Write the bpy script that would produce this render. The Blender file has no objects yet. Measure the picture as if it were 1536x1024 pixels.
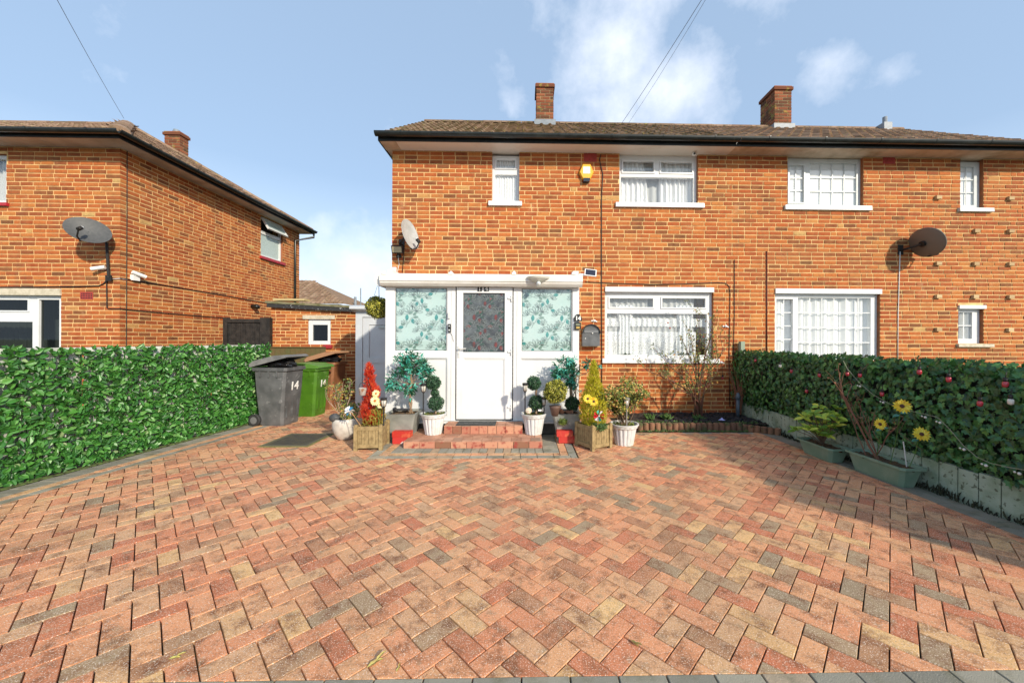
import bpy, math, random
from mathutils import Vector as V, Matrix
random.seed(7)
R = math.radians
sc = bpy.context.scene
COL = sc.collection
rnd = random.random
def ru(a, b): return a + (b - a) * random.random()

# ------------------------------------------------------------------ camera
CAMH, F, CX, CY = 1.385, 560.0, 800.0, 510.0
TH, RO = R(1.2), R(0.25)
fwd = V((math.sin(TH), math.cos(TH), 0)); hr = V((math.cos(TH), -math.sin(TH), 0)); zu = V((0, 0, 1))
rt = hr * math.cos(RO) + zu * math.sin(RO)
upv = -hr * math.sin(RO) + zu * math.cos(RO)
CAM = V((0, 0, CAMH))
def ray(u, v): return fwd + rt * ((u - CX) / F) - upv * ((v - CY) / F)
def P(u, v, Y):
    d = ray(u, v); return CAM + d * (Y / d.y)
def G(u, v, z=0.0):
    d = ray(u, v); return CAM + d * ((z - CAMH) / d.z)
def PX(u, v, X):
    d = ray(u, v); return CAM + d * (X / d.x)
cam = bpy.data.cameras.new('camera'); co = bpy.data.objects.new('camera', cam); COL.objects.link(co)
cam.sensor_width = 36; cam.lens = 36 * F / 1536
cam.shift_x = -(CX - 768) / 1536; cam.shift_y = (CY - 512) / 1536
cam.clip_start = 0.02; cam.clip_end = 3000
m = Matrix((rt, upv, -fwd)).transposed().to_4x4(); m.translation = CAM
co.matrix_world = m
sc.camera = co

# ------------------------------------------------------------------ mesh builder
class MB:
    def __init__(s): s.v = []; s.f = []; s.m = []; s.r = []
    def poly(s, pts, m=0, r=0.5):
        i = len(s.v); s.v.extend([tuple(p) for p in pts]); s.f.append(tuple(range(i, i + len(pts)))); s.m.append(m); s.r.append(r)
    def box(s, x0, x1, y0, y1, z0, z1, m=0, r=0.5, T=None):
        c = [V((x, y, z)) for z in (z0, z1) for (x, y) in ((x0, y0), (x1, y0), (x1, y1), (x0, y1))]
        if T is not None: c = [T @ p for p in c]
        i = len(s.v); s.v.extend([tuple(p) for p in c])
        for q in ((3, 2, 1, 0), (4, 5, 6, 7), (0, 1, 5, 4), (1, 2, 6, 5), (2, 3, 7, 6), (3, 0, 4, 7)):
            s.f.append(tuple(i + k for k in q)); s.m.append(m); s.r.append(r)
    def tube(s, pts, rad, n=6, m=0, r=0.5, cap=True):
        pts = [V(p) for p in pts]; k = len(pts)
        rr = rad if isinstance(rad, (list, tuple)) else [rad] * k
        i0 = len(s.v); a = None
        for j in range(k):
            d = (pts[min(j + 1, k - 1)] - pts[max(j - 1, 0)])
            if d.length < 1e-9: d = V((0, 0, 1))
            d.normalize()
            if a is None:
                a = d.orthogonal().normalized()
            a = (a - d * a.dot(d))
            if a.length < 1e-6: a = d.orthogonal()
            a.normalize(); b = d.cross(a)
            for q in range(n):
                t = 2 * math.pi * q / n
                s.v.append(tuple(pts[j] + (a * math.cos(t) + b * math.sin(t)) * rr[j]))
        for j in range(k - 1):
            for q in range(n):
                q2 = (q + 1) % n
                s.f.append((i0 + j * n + q, i0 + j * n + q2, i0 + (j + 1) * n + q2, i0 + (j + 1) * n + q)); s.m.append(m); s.r.append(r)
        if cap:
            s.f.append(tuple(i0 + q for q in range(n))[::-1]); s.m.append(m); s.r.append(r)
            s.f.append(tuple(i0 + (k - 1) * n + q for q in range(n))); s.m.append(m); s.r.append(r)
    def lathe(s, prof, n=24, c=(0, 0, 0), m=0, r=0.5, fl=None, sq=0, T=None):
        # prof: [(radius, z)], fl(angle, k)->radius factor ; sq: 0 round, 1 square-ish
        i0 = len(s.v)
        for k, (ra, z) in enumerate(prof):
            for q in range(n):
                t = 2 * math.pi * q / n
                f = fl(t, k) if fl else 1
                p = V((c[0] + ra * f * math.cos(t), c[1] + ra * f * math.sin(t), c[2] + z))
                if T is not None: p = T @ p
                s.v.append(tuple(p))
        for k in range(len(prof) - 1):
            for q in range(n):
                q2 = (q + 1) % n
                s.f.append((i0 + k * n + q, i0 + k * n + q2, i0 + (k + 1) * n + q2, i0 + (k + 1) * n + q)); s.m.append(m); s.r.append(r)
        s.f.append(tuple(i0 + q for q in range(n))[::-1]); s.m.append(m); s.r.append(r)
        s.f.append(tuple(i0 + (len(prof) - 1) * n + q for q in range(n))); s.m.append(m); s.r.append(r)
    def ball(s, c, rx, ry=None, rz=None, n=12, k=8, m=0, r=0.5, jit=0):
        ry = ry or rx; rz = rz or rx; i0 = len(s.v)
        for a in range(1, k):
            ph = math.pi * a / k
            for q in range(n):
                t = 2 * math.pi * q / n; j = 1 + ru(-jit, jit)
                s.v.append((c[0] + rx * j * math.sin(ph) * math.cos(t), c[1] + ry * j * math.sin(ph) * math.sin(t), c[2] + rz * j * math.cos(ph)))
        top = len(s.v); s.v.append((c[0], c[1], c[2] + rz)); bot = len(s.v); s.v.append((c[0], c[1], c[2] - rz))
        for a in range(k - 2):
            for q in range(n):
                q2 = (q + 1) % n
                s.f.append((i0 + a * n + q, i0 + (a + 1) * n + q, i0 + (a + 1) * n + q2, i0 + a * n + q2)); s.m.append(m); s.r.append(r)
        for q in range(n):
            q2 = (q + 1) % n
            s.f.append((top, i0 + q, i0 + q2)); s.m.append(m); s.r.append(r)
            s.f.append((bot, i0 + (k - 2) * n + q2, i0 + (k - 2) * n + q)); s.m.append(m); s.r.append(r)
    def leaf(s, p, d, n, L, W, m=0, r=0.5, fold=0.25):
        p = V(p); d = V(d).normalized(); n = V(n); sd = d.cross(n)
        if sd.length < 1e-5: sd = d.orthogonal()
        sd.normalize(); n = sd.cross(d)
        up = n * (fold * W)
        a = p; t = p + d * L - n * (L * 0.08)
        r1 = p + d * (.3 * L) + sd * (W * .5) + up; r2 = p + d * (.72 * L) + sd * (W * .36) + up * .7
        l1 = p + d * (.3 * L) - sd * (W * .5) + up; l2 = p + d * (.72 * L) - sd * (W * .36) + up * .7
        i = len(s.v); s.v.extend([tuple(x) for x in (a, r1, r2, t, l2, l1)])
        s.f.append((i, i + 1, i + 2, i + 3)); s.f.append((i, i + 3, i + 4, i + 5)); s.m += [m, m]; s.r += [r, r]
    def extrude(s, prof, p0, p1, a, b, m=0, r=0.5, cap=True):
        # prof: closed polygon in (a,b) axes, extruded from p0 to p1
        p0 = V(p0); p1 = V(p1); n = len(prof); i = len(s.v)
        for p in (p0, p1):
            for (x, y) in prof: s.v.append(tuple(p + a * x + b * y))
        for q in range(n):
            q2 = (q + 1) % n
            s.f.append((i + q, i + q2, i + n + q2, i + n + q)); s.m.append(m); s.r.append(r)
        if cap:
            s.f.append(tuple(i + q for q in range(n))[::-1]); s.m.append(m); s.r.append(r)
            s.f.append(tuple(i + n + q for q in range(n))); s.m.append(m); s.r.append(r)
    def slab(s, O, U, W, N, w, h, holes, depth, m=0, r=0.5, mside=None):
        # plane O + U*a + W*b (0..w,0..h) facing N, thickness depth behind it; holes (a0,a1,b0,b1)
        O = V(O); U = V(U); W = V(W); N = V(N)
        A = sorted(set([0, w] + [min(max(x, 0), w) for hh in holes for x in hh[:2]]))
        B = sorted(set([0, h] + [min(max(x, 0), h) for hh in holes for x in hh[2:4]]))
        def solid(i, j):
            if i < 0 or j < 0 or i >= len(A) - 1 or j >= len(B) - 1: return False
            a = (A[i] + A[i + 1]) / 2; b = (B[j] + B[j + 1]) / 2
            return not any(x[0] < a < x[1] and x[2] < b < x[3] for x in holes)
        ms = m if mside is None else mside
        pt = lambda a, b, d: O + U * a + W * b - N * d
        for i in range(len(A) - 1):
            for j in range(len(B) - 1):
                if not solid(i, j): continue
                a0, a1, b0, b1 = A[i], A[i + 1], B[j], B[j + 1]
                s.poly([pt(a0, b0, 0), pt(a1, b0, 0), pt(a1, b1, 0), pt(a0, b1, 0)], m, r)
                s.poly([pt(a0, b1, depth), pt(a1, b1, depth), pt(a1, b0, depth), pt(a0, b0, depth)], m, r)
                if not solid(i - 1, j): s.poly([pt(a0, b0, 0), pt(a0, b1, 0), pt(a0, b1, depth), pt(a0, b0, depth)], ms, r)
                if not solid(i + 1, j): s.poly([pt(a1, b0, 0), pt(a1, b0, depth), pt(a1, b1, depth), pt(a1, b1, 0)], ms, r)
                if not solid(i, j - 1): s.poly([pt(a0, b0, 0), pt(a0, b0, depth), pt(a1, b0, depth), pt(a1, b0, 0)], ms, r)
                if not solid(i, j + 1): s.poly([pt(a0, b1, 0), pt(a1, b1, 0), pt(a1, b1, depth), pt(a0, b1, depth)], ms, r)

ROOTM = {}
def thing(name, label, cat, loc=(0, 0, 0), group=None, rz=0.0):
    o = bpy.data.objects.new(name, None); COL.objects.link(o)
    o.location = loc; o.rotation_euler = (0, 0, rz); o.empty_display_size = 0.1
    o['label'] = label; o['category'] = cat
    if group: o['group'] = group
    ROOTM[o.name] = Matrix.Translation(V(loc)) @ Matrix.Rotation(rz, 4, 'Z')
    return o
def obj(name, mb, mats, parent=None, world=False, smooth=False, label=None, cat=None, kind=None, group=None, loc=None):
    if not isinstance(mats, (list, tuple)): mats = [mats]
    me = bpy.data.meshes.new(name)
    vs = mb.v
    if parent is not None and world:
        Mi = ROOTM[parent.name].inverted(); vs = [tuple(Mi @ V(p)) for p in vs]
    if loc is not None:
        vs = [(p[0] - loc[0], p[1] - loc[1], p[2] - loc[2]) for p in vs]
    me.from_pydata(vs, [], mb.f)
    for mm in mats: me.materials.append(mm)
    me.polygons.foreach_set('material_index', mb.m)
    a = me.attributes.new('rnd', 'FLOAT', 'FACE'); a.data.foreach_set('value', mb.r)
    if smooth: me.polygons.foreach_set('use_smooth', [True] * len(mb.f))
    me.update()
    o = bpy.data.objects.new(name, me); COL.objects.link(o)
    if parent is not None:
        o.parent = parent; ROOTM[o.name] = ROOTM[parent.name]
    if loc is not None:
        o.location = loc; ROOTM[o.name] = Matrix.Translation(V(loc))
    elif parent is None: ROOTM[o.name] = Matrix.Identity(4)
    if label: o['label'] = label
    if cat: o['category'] = cat
    if kind: o['kind'] = kind
    if group: o['group'] = group
    return o
def sharp(o, ang=35):
    try: o.data.set_sharp_from_angle(angle=R(ang))
    except Exception: pass
    return o

# ------------------------------------------------------------------ materials
def nodes(name):
    m = bpy.data.materials.new(name); m.use_nodes = True; nt = m.node_tree
    for n in list(nt.nodes): nt.nodes.remove(n)
    out = nt.nodes.new('ShaderNodeOutputMaterial'); b = nt.nodes.new('ShaderNodeBsdfPrincipled')
    nt.links.new(b.outputs[0], out.inputs[0]); return m, nt, b, out
def ramp(nt, fac, stops, interp='LINEAR'):
    n = nt.nodes.new('ShaderNodeValToRGB'); n.color_ramp.interpolation = interp
    e = n.color_ramp.elements
    while len(e) > 1: e.remove(e[0])
    e[0].position = stops[0][0]; e[0].color = (*stops[0][1], 1)
    for p, c in stops[1:]:
        x = e.new(p); x.color = (*c, 1)
    nt.links.new(fac, n.inputs[0]); return n.outputs[0]
def noise(nt, scale, detail=4, vec=None, rough=.55):
    n = nt.nodes.new('ShaderNodeTexNoise'); n.inputs['Scale'].default_value = scale; n.inputs['Detail'].default_value = detail
    n.inputs['Roughness'].default_value = rough
    if vec is None:
        t = nt.nodes.new('ShaderNodeTexCoord'); vec = t.outputs['Object']
    nt.links.new(vec, n.inputs['Vector']); return n.outputs[0]
def mixc(nt, fac, a, b, mode='MIX'):
    n = nt.nodes.new('ShaderNodeMix'); n.data_type = 'RGBA'; n.blend_type = mode
    for sock, v in ((n.inputs[0], fac), (n.inputs[6], a), (n.inputs[7], b)):
        if isinstance(v, (int, float)): sock.default_value = v
        elif isinstance(v, tuple): sock.default_value = (*v[:3], 1)
        else: nt.links.new(v, sock)
    return n.outputs[2]
def maprange(nt, x, a, b, c=0.0, d=1.0):
    n = nt.nodes.new('ShaderNodeMapRange'); nt.links.new(x, n.inputs[0])
    for i, v in zip((1, 2, 3, 4), (a, b, c, d)): n.inputs[i].default_value = v
    return n.outputs[0]
def jitvec(nt, k=41.0):
    at = nt.nodes.new('ShaderNodeAttribute'); at.attribute_name = 'rnd'; t = nt.nodes.new('ShaderNodeTexCoord')
    c = nt.nodes.new('ShaderNodeCombineXYZ'); m_ = nt.nodes.new('ShaderNodeMath'); m_.operation = 'MULTIPLY'; m_.inputs[1].default_value = k * 977
    w_ = nt.nodes.new('ShaderNodeMath'); w_.operation = 'MODULO'; w_.inputs[1].default_value = 53
    nt.links.new(at.outputs['Fac'], m_.inputs[0]); nt.links.new(m_.outputs[0], w_.inputs[0]); nt.links.new(w_.outputs[0], c.inputs[0]); nt.links.new(w_.outputs[0], c.inputs[2])
    a_ = nt.nodes.new('ShaderNodeVectorMath'); nt.links.new(t.outputs['Object'], a_.inputs[0]); nt.links.new(c.outputs[0], a_.inputs[1]); return a_.outputs[0]
def bump(nt, b, h, strength=.3, dist=.01):
    n = nt.nodes.new('ShaderNodeBump'); n.inputs['Strength'].default_value = strength; n.inputs['Distance'].default_value = dist
    nt.links.new(h, n.inputs['Height']); nt.links.new(n.outputs[0], b.inputs['Normal'])
def mat(name, col, rough=.6, col2=None, scale=12, lo=.4, hi=.65, bmp=0, bscale=80, metal=0, spec=.5, stops=None, jit=0.0, transl=0, speck=None):
    m, nt, b, out = nodes(name)
    b.inputs['Roughness'].default_value = rough; b.inputs['Metallic'].default_value = metal
    b.inputs['Specular IOR Level'].default_value = spec
    if stops:
        at = nt.nodes.new('ShaderNodeAttribute'); at.attribute_name = 'rnd'
        c = ramp(nt, at.outputs['Fac'], stops)
    else:
        rgb = nt.nodes.new('ShaderNodeRGB'); rgb.outputs[0].default_value = (*col, 1); c = rgb.outputs[0]
    if col2:
        c = mixc(nt, maprange(nt, noise(nt, scale), lo, hi), c, col2)
    if speck:
        sc_, th, cc, am = speck
        f = maprange(nt, noise(nt, sc_, 2), th, th + .06, 0, am)
        c = mixc(nt, f, c, cc)
    nt.links.new(c, b.inputs['Base Color'])
    if bmp: bump(nt, b, noise(nt, bscale, 5), bmp, .01)
    if transl:
        tr = nt.nodes.new('ShaderNodeBsdfTranslucent'); nt.links.new(c, tr.inputs[0])
        mx = nt.nodes.new('ShaderNodeMixShader'); mx.inputs[0].default_value = transl
        nt.links.new(b.outputs[0], mx.inputs[1]); nt.links.new(tr.outputs[0], mx.inputs[2]); nt.links.new(mx.outputs[0], out.inputs[0])
    return m

def streak(nt):
    t = nt.nodes.new('ShaderNodeTexCoord'); m_ = nt.nodes.new('ShaderNodeMapping'); m_.inputs['Scale'].default_value = (1, 1, .22)
    nt.links.new(t.outputs['Object'], m_.inputs[0]); return m_.outputs[0]
def brick_mat(name, shift=0.0):
    m, nt, b, out = nodes(name)
    at = nt.nodes.new('ShaderNodeAttribute'); at.attribute_name = 'rnd'
    c = ramp(nt, at.outputs['Fac'], [(0, (.14, .055, .025)), (.07, (.21, .068, .026)), (.22, (.32, .068, .022)), (.5, (.41, .095, .026)), (.75, (.48, .135, .034)), (.94, (.52, .19, .05)), (.98, (.56, .37, .14))])
    n1 = maprange(nt, noise(nt, 9, 5), .35, .7)
    c = mixc(nt, n1, c, mixc(nt, .3, c, (.56, .22, .08)))
    c = mixc(nt, maprange(nt, noise(nt, 70, 3), .55, .75, 0, .5), c, (.16, .06, .03))
    c = mixc(nt, maprange(nt, noise(nt, .9, 5), .50, .75, 0, .5), c, (.30, .15, .06))
    c = mixc(nt, maprange(nt, noise(nt, 3.2, 6, streak(nt), .65), .54, .72, 0, .45), c, (.17, .09, .05))
    c = mixc(nt, maprange(nt, noise(nt, 25, 5, jitvec(nt), .7), .52, .70, 0, .5), c, (.19, .085, .045))
    c = mixc(nt, maprange(nt, noise(nt, 2.3, 6, rough=.7), .60, .72, 0, .35), c, (.62, .42, .24))
    nt.links.new(c, b.inputs['Base Color']); b.inputs['Roughness'].default_value = .85; b.inputs['Specular IOR Level'].default_value = .2
    bump(nt, b, noise(nt, 160, 4), .5, .004)
    return m
BRICK = brick_mat('brick')
MORTAR = mat('mortar', (.80, .55, .25), .95, (.56, .34, .15), 6, .4, .7, .4, 200, spec=.1)
REVEAL = mat('reveal_brick', (.36, .12, .05), .9, (.22, .10, .05), 8, bmp=.3, spec=.1)
SOOTB = mat('weathered_brick', (.3, .1, .05), .9, stops=[(0, (.10, .055, .035)), (.5, (.22, .075, .04)), (1, (.34, .12, .06))], col2=(.30, .24, .06), scale=6, lo=.56, hi=.68, bmp=.4, spec=.1)
UPVC = mat('white_upvc', (.74, .75, .745), .3, (.68, .69, .68), 3, .4, .8)
UPVCG = mat('greyish_upvc', (.62, .65, .64), .35, (.52, .55, .54), 5, .4, .8)
GUTTER = mat('black_plastic', (.010, .013, .012), .32, (.03, .035, .03), 7, .5, .8)
SOFFIT = mat('cream_soffit', (.72, .66, .58), .6, (.55, .45, .35), 2.5, .55, .85)
SOFFITD = mat('stained_soffit', (.62, .50, .38), .7, (.36, .27, .17), 3.5, .4, .7)
TILE = mat('roof_tile', (.2, .15, .1), .9, stops=[(0, (.15, .095, .058)), (.5, (.21, .135, .085)), (1, (.27, .185, .125))], col2=(.085, .07, .03), scale=5, lo=.45, hi=.7, bmp=.5, bscale=60, spec=.15, speck=(14, .64, (.30, .26, .07), .7))
TILE2 = mat('pinkish_roof_tile', (.2, .15, .1), .9, stops=[(0, (.20, .12, .08)), (.5, (.27, .17, .11)), (1, (.34, .23, .16))], col2=(.13, .10, .05), scale=6, lo=.5, hi=.75, bmp=.5, bscale=60, spec=.15, speck=(14, .64, (.40, .36, .10), .6))
LEAD = mat('lead_flashing', (.20, .23, .26), .5, (.28, .31, .34), 9, bmp=.2)
DARKROOM = mat('dark_interior', (.05, .045, .04), .9)
CONC = mat('concrete_lintel', (.62, .55, .42), .8, (.48, .42, .30), 15, bmp=.3)
REDTILE = mat('red_painted_sill', (.42, .02, .03), .5, (.30, .03, .03), 10)
CABLE = mat('black_cable', (.015, .012, .01), .6)
CABLER = mat('brown_painted_pipe', (.10, .02, .012), .6)
WCABLE = mat('white_cable', (.75, .74, .70), .5)
def pane_mat(name, tint=(.85, .9, .88), refl=(.9, .95, 1), k=.12):
    m = bpy.data.materials.new(name); m.use_nodes = True; nt = m.node_tree
    for n in list(nt.nodes): nt.nodes.remove(n)
    out = nt.nodes.new('ShaderNodeOutputMaterial'); t = nt.nodes.new('ShaderNodeBsdfTransparent'); g = nt.nodes.new('ShaderNodeBsdfGlossy')
    t.inputs[0].default_value = (*tint, 1); g.inputs[0].default_value = (*refl, 1); g.inputs['Roughness'].default_value = .02
    fr = nt.nodes.new('ShaderNodeLayerWeight'); fr.inputs[0].default_value = .5
    pw = nt.nodes.new('ShaderNodeMath'); pw.operation = 'POWER'; pw.inputs[1].default_value = 4; nt.links.new(fr.outputs['Facing'], pw.inputs[0])
    ad = nt.nodes.new('ShaderNodeMath'); ad.operation = 'MULTIPLY_ADD'; ad.inputs[1].default_value = .8; ad.inputs[2].default_value = k; nt.links.new(pw.outputs[0], ad.inputs[0])
    mx = nt.nodes.new('ShaderNodeMixShader'); nt.links.new(ad.outputs[0], mx.inputs[0]); nt.links.new(t.outputs[0], mx.inputs[1]); nt.links.new(g.outputs[0], mx.inputs[2])
    nt.links.new(mx.outputs[0], out.inputs[0]); return m
PANE = pane_mat('window_glass', (.97, .98, .975), k=.09)
PANED = pane_mat('dark_window_glass', (.22, .25, .24), (.5, .52, .55), k=.06)
def lace_mat(name, col, opac, holes):
    m, nt, b, out = nodes(name); b.inputs['Base Color'].default_value = (*col, 1); b.inputs['Roughness'].default_value = .9
    t = nt.nodes.new('ShaderNodeBsdfTransparent'); mx = nt.nodes.new('ShaderNodeMixShader')
    tr = nt.nodes.new('ShaderNodeBsdfTranslucent'); tr.inputs[0].default_value = (*col, 1)
    m2 = nt.nodes.new('ShaderNodeMixShader'); m2.inputs[0].default_value = .1
    nt.links.new(b.outputs[0], m2.inputs[1]); nt.links.new(tr.outputs[0], m2.inputs[2])
    if holes:
        tc = nt.nodes.new('ShaderNodeTexCoord'); vo = nt.nodes.new('ShaderNodeTexVoronoi'); vo.inputs['Scale'].default_value = holes
        nt.links.new(tc.outputs['Object'], vo.inputs['Vector'])
        f = maprange(nt, vo.outputs['Distance'], .25, .4, opac * .45, opac)
        nt.links.new(f, mx.inputs[0])
    else: mx.inputs[0].default_value = opac
    nt.links.new(t.outputs[0], mx.inputs[1]); nt.links.new(m2.outputs[0], mx.inputs[2]); nt.links.new(mx.outputs[0], out.inputs[0]); return m
SHEER = lace_mat('sheer_curtain', (.86, .88, .87), .6, 0)
LACE = lace_mat('lace_curtain', (.88, .90, .90), .92, 42)
CURT = lace_mat('white_curtain', (.92, .92, .91), .97, 0)

# ------------------------------------------------------------------ world & sun
w = bpy.data.worlds.new('World'); sc.world = w; w.use_nodes = True; nt = w.node_tree
for n in list(nt.nodes): nt.nodes.remove(n)
SUN = V((1.40, -1.88, 1.17)).normalized()
el = math.asin(SUN.z); az = math.atan2(SUN.x, SUN.y)
out = nt.nodes.new('ShaderNodeOutputWorld'); bg = nt.nodes.new('ShaderNodeBackground'); nt.links.new(bg.outputs[0], out.inputs[0])
sky = nt.nodes.new('ShaderNodeTexSky'); sky.sky_type = 'NISHITA'; sky.sun_disc = False; sky.sun_elevation = el; sky.sun_rotation = az
sky.air_density = 1.0; sky.dust_density = 1.2; sky.ozone_density = 1.5
tc = nt.nodes.new('ShaderNodeTexCoord'); dirv = tc.outputs['Generated']
def vmath(op, a, b=None):
    n = nt.nodes.new('ShaderNodeVectorMath'); n.operation = op
    nt.links.new(a, n.inputs[0])
    if b is not None:
        if isinstance(b, (tuple, V)): n.inputs[1].default_value = tuple(b)
        else: nt.links.new(b, n.inputs[1])
    return n.outputs['Value'] if op in ('DOT_PRODUCT', 'LENGTH', 'DISTANCE') else n.outputs[0]
def smath(op, a, b):
    n = nt.nodes.new('ShaderNodeMath'); n.operation = op
    for i, x in enumerate((a, b)):
        if isinstance(x, (int, float)): n.inputs[i].default_value = x
        else: nt.links.new(x, n.inputs[i])
    return n.outputs[0]
# cloud masses at their places in the sky (direction, angular radius, weight)
blobs = []
for (u, v, s_, wt) in [(935, 60, .2, 1.1), (960, -40, .26, 1.05), (1000, 130, .24, 1.0), (930, 175, .17, .95), (880, 130, .09, .5), (1080, 60, .10, .35), (1160, 0, .12, .7), (1240, 95, .09, .95), (1345, 115, .07, .6), (530, 400, .17, 1.05), (490, 350, .08, .7),
                       (470, 440, .2, .9), (390, 225, .06, .4), (770, 165, .05, .5), (1190, -150, .3, .9), (1180, 210, .08, .3)]:
    blobs.append((ray(u, v).normalized(), s_, wt))
for k in range(14):
    a = ru(100, 260); e = R(ru(6, 50)); a = R(a)
    blobs.append((V((math.sin(a) * math.cos(e), math.cos(a) * math.cos(e), math.sin(e))), ru(.15, .4), ru(.6, 1)))
acc = None
for d, s_, wt in blobs:
    dd = vmath('DISTANCE', dirv, d)
    f = maprange(nt, dd, 0, s_, wt, 0)
    acc = f if acc is None else smath('MAXIMUM', acc, f)
nz = noise(nt, 6, 10, dirv, .62); nz2 = noise(nt, 2.6, 4, dirv)
dens = smath('ADD', smath('ADD', acc, smath('MULTIPLY', smath('SUBTRACT', nz, .5), 2.1)), smath('MULTIPLY', smath('SUBTRACT', nz2, .5), .8))
cl = maprange(nt, dens, .30, 1.45)
sep = nt.nodes.new('ShaderNodeSeparateXYZ'); nt.links.new(dirv, sep.inputs[0])
tint = mixc(nt, 1.0, sky.outputs[0], (.98, 1.0, .98), 'MULTIPLY')
base = mixc(nt, .7, tint, (2.3, 3.15, 4.35))
hz = maprange(nt, sep.outputs[2], 0.0, .36, .7, 0)
base = mixc(nt, hz, base, (4.9, 5.8, 6.7))
nt.links.new(mixc(nt, smath('MULTIPLY', cl, .93), base, (5.6, 5.85, 6.4)), bg.inputs[0]); bg.inputs[1].default_value = .15  # day sky
sl = bpy.data.lights.new('sun', 'SUN'); sl.energy = 3.4; sl.angle = R(2.0); sl.color = (1, .90, .74)
so = bpy.data.objects.new('sun', sl); COL.objects.link(so); so.rotation_euler = SUN.to_track_quat('Z', 'Y').to_euler(); so.location = SUN * 40
sc.view_settings.view_transform = 'Standard'; sc.view_settings.look = 'None'; sc.view_settings.gamma = 1; sc.view_settings.exposure = 0.50
sc.view_settings.use_curve_mapping = False
sc.cycles.max_bounces = 7; sc.cycles.transparent_max_bounces = 12

X0, X1, Y0 = V((1, 0, 0)), V((0, 0, 1)), V((0, -1, 0))
FY = 6.67          # facade plane
# ------------------------------------------------------------------ ground
GRASS = mat('rough_ground', (.06, .08, .03), .95, (.10, .08, .05), 3, bmp=.5, bscale=20)
mb = MB(); mb.poly([(-400, -400, -.05), (400, -400, -.05), (400, 400, -.05), (-400, 400, -.05)])
obj('ground', mb, GRASS, kind='structure')
ASPH = mat('asphalt', (.06, .06, .06), .9, (.09, .09, .085), 30, bmp=.4, bscale=200)
mb = MB(); mb.box(-60, 60, -9, -2.2, -.046, -.03); obj('road', mb, ASPH, kind='structure')
mb = MB(); mb.box(-60, 60, -2.1, 1.33, -.046, -.012); obj('pavement', mb, mat('grey_pavement', (.30, .29, .27), .9, (.22, .21, .2), 5), kind='structure')
PSTOPS = [(0, (.31, .23, .14)), (.05, (.41, .28, .16)), (.12, (.45, .23, .115)), (.24, (.54, .17, .08)), (.38, (.65, .25, .12)), (.55, (.71, .31, .15)), (.72, (.70, .355, .17)), (.84, (.60, .345, .185)), (.95, (.70, .41, .18)), (1, (.74, .46, .20))]
def paver_mat():
    m, nt, b, out = nodes('block_paving')
    at = nt.nodes.new('ShaderNodeAttribute'); at.attribute_name = 'rnd'
    c = ramp(nt, at.outputs['Fac'], PSTOPS)
    jv = jitvec(nt)
    c = mixc(nt, maprange(nt, noise(nt, 9, 7, jv, .74), .48, .66, 0, .9), c, (.18, .07, .03))
    c = mixc(nt, maprange(nt, noise(nt, 14, 5, jv, .6), .56, .72, 0, .5), c, (.38, .31, .19))
    c = mixc(nt, maprange(nt, noise(nt, 1.3, 5), .50, .72, 0, .45), c, (.22, .12, .06))
    c = mixc(nt, maprange(nt, noise(nt, 170, 2), .585, .64, 0, .75), c, (.86, .72, .58))
    c = mixc(nt, maprange(nt, noise(nt, 125, 3), .58, .66, 0, .6), c, (.16, .08, .05))
    nt.links.new(c, b.inputs['Base Color']); b.inputs['Roughness'].default_value = .75; b.inputs['Specular IOR Level'].default_value = .3
    bump(nt, b, noise(nt, 220, 3), .55, .003)
    return m
PAV = paver_mat()
GREYP = mat('grey_paving', (.3, .27, .22), .85, stops=[(0, (.21, .20, .16)), (.5, (.30, .28, .22)), (.8, (.36, .33, .25)), (1, (.46, .30, .18))], col2=(.17, .16, .10), scale=6, lo=.5, hi=.7, bmp=.5, bscale=200, speck=(220, .62, (.55, .5, .4), .5))
JOINT = mat('joint_sand', (.03, .022, .015), .95, (.09, .12, .03), 4.5, .54, .66)
LXB = lambda y: -4.82 + .1 * (y - 3.37)          # line of the left fence
def clip(poly, lines):
    for (n, c) in lines:                          # keep n.p >= c
        o = []
        for i in range(len(poly)):
            a, b = poly[i], poly[(i + 1) % len(poly)]
            da = n[0] * a[0] + n[1] * a[1] - c; db = n[0] * b[0] + n[1] * b[1] - c
            if da >= 0: o.append(a)
            if (da < 0) != (db < 0):
                t = da / (da - db); o.append((a[0] + (b[0] - a[0]) * t, a[1] + (b[1] - a[1]) * t))
        poly = o
        if len(poly) < 3: return []
    return poly
def paver(mb, poly, m=0, r=.5, z=0.0, ins=.0022, dep=.03):
    cx = sum(p[0] for p in poly) / len(poly); cy = sum(p[1] for p in poly) / len(poly)
    n = len(poly); i = len(mb.v); tx, ty = ru(-.012, .012), ru(-.012, .012)
    inner = []
    for k, (x, y) in enumerate(poly):
        d = math.hypot(x - cx, y - cy) + 1e-6; f = max(0, 1 - ins * 1.4 / d); inner.append((cx + (x - cx) * f, cy + (y - cy) * f))
    zz = lambda x, y: z + (x - cx) * tx + (y - cy) * ty
    for (x, y) in inner: mb.v.append((x, y, zz(x, y)))
    for (x, y) in poly: mb.v.append((x, y, zz(x, y) - .003))
    for (x, y) in poly: mb.v.append((x, y, z - dep))
    mb.f.append(tuple(range(i, i + n))); mb.m.append(m); mb.r.append(r)
    for q in range(n):
        q2 = (q + 1) % n
        mb.f.append((i + n + q, i + n + q2, i + q2, i + q)); mb.f.append((i + 2 * n + q, i + 2 * n + q2, i + n + q2, i + n + q)); mb.m += [m, m]; mb.r += [r, r]
mb = MB()
mb.poly([(-5.1, 1.3, -.022), (4.2, 1.3, -.022), (4.2, 8.7, -.022), (-5.1, 8.7, -.022)], 2)
o0 = G(701.6, 995.7)
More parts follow.
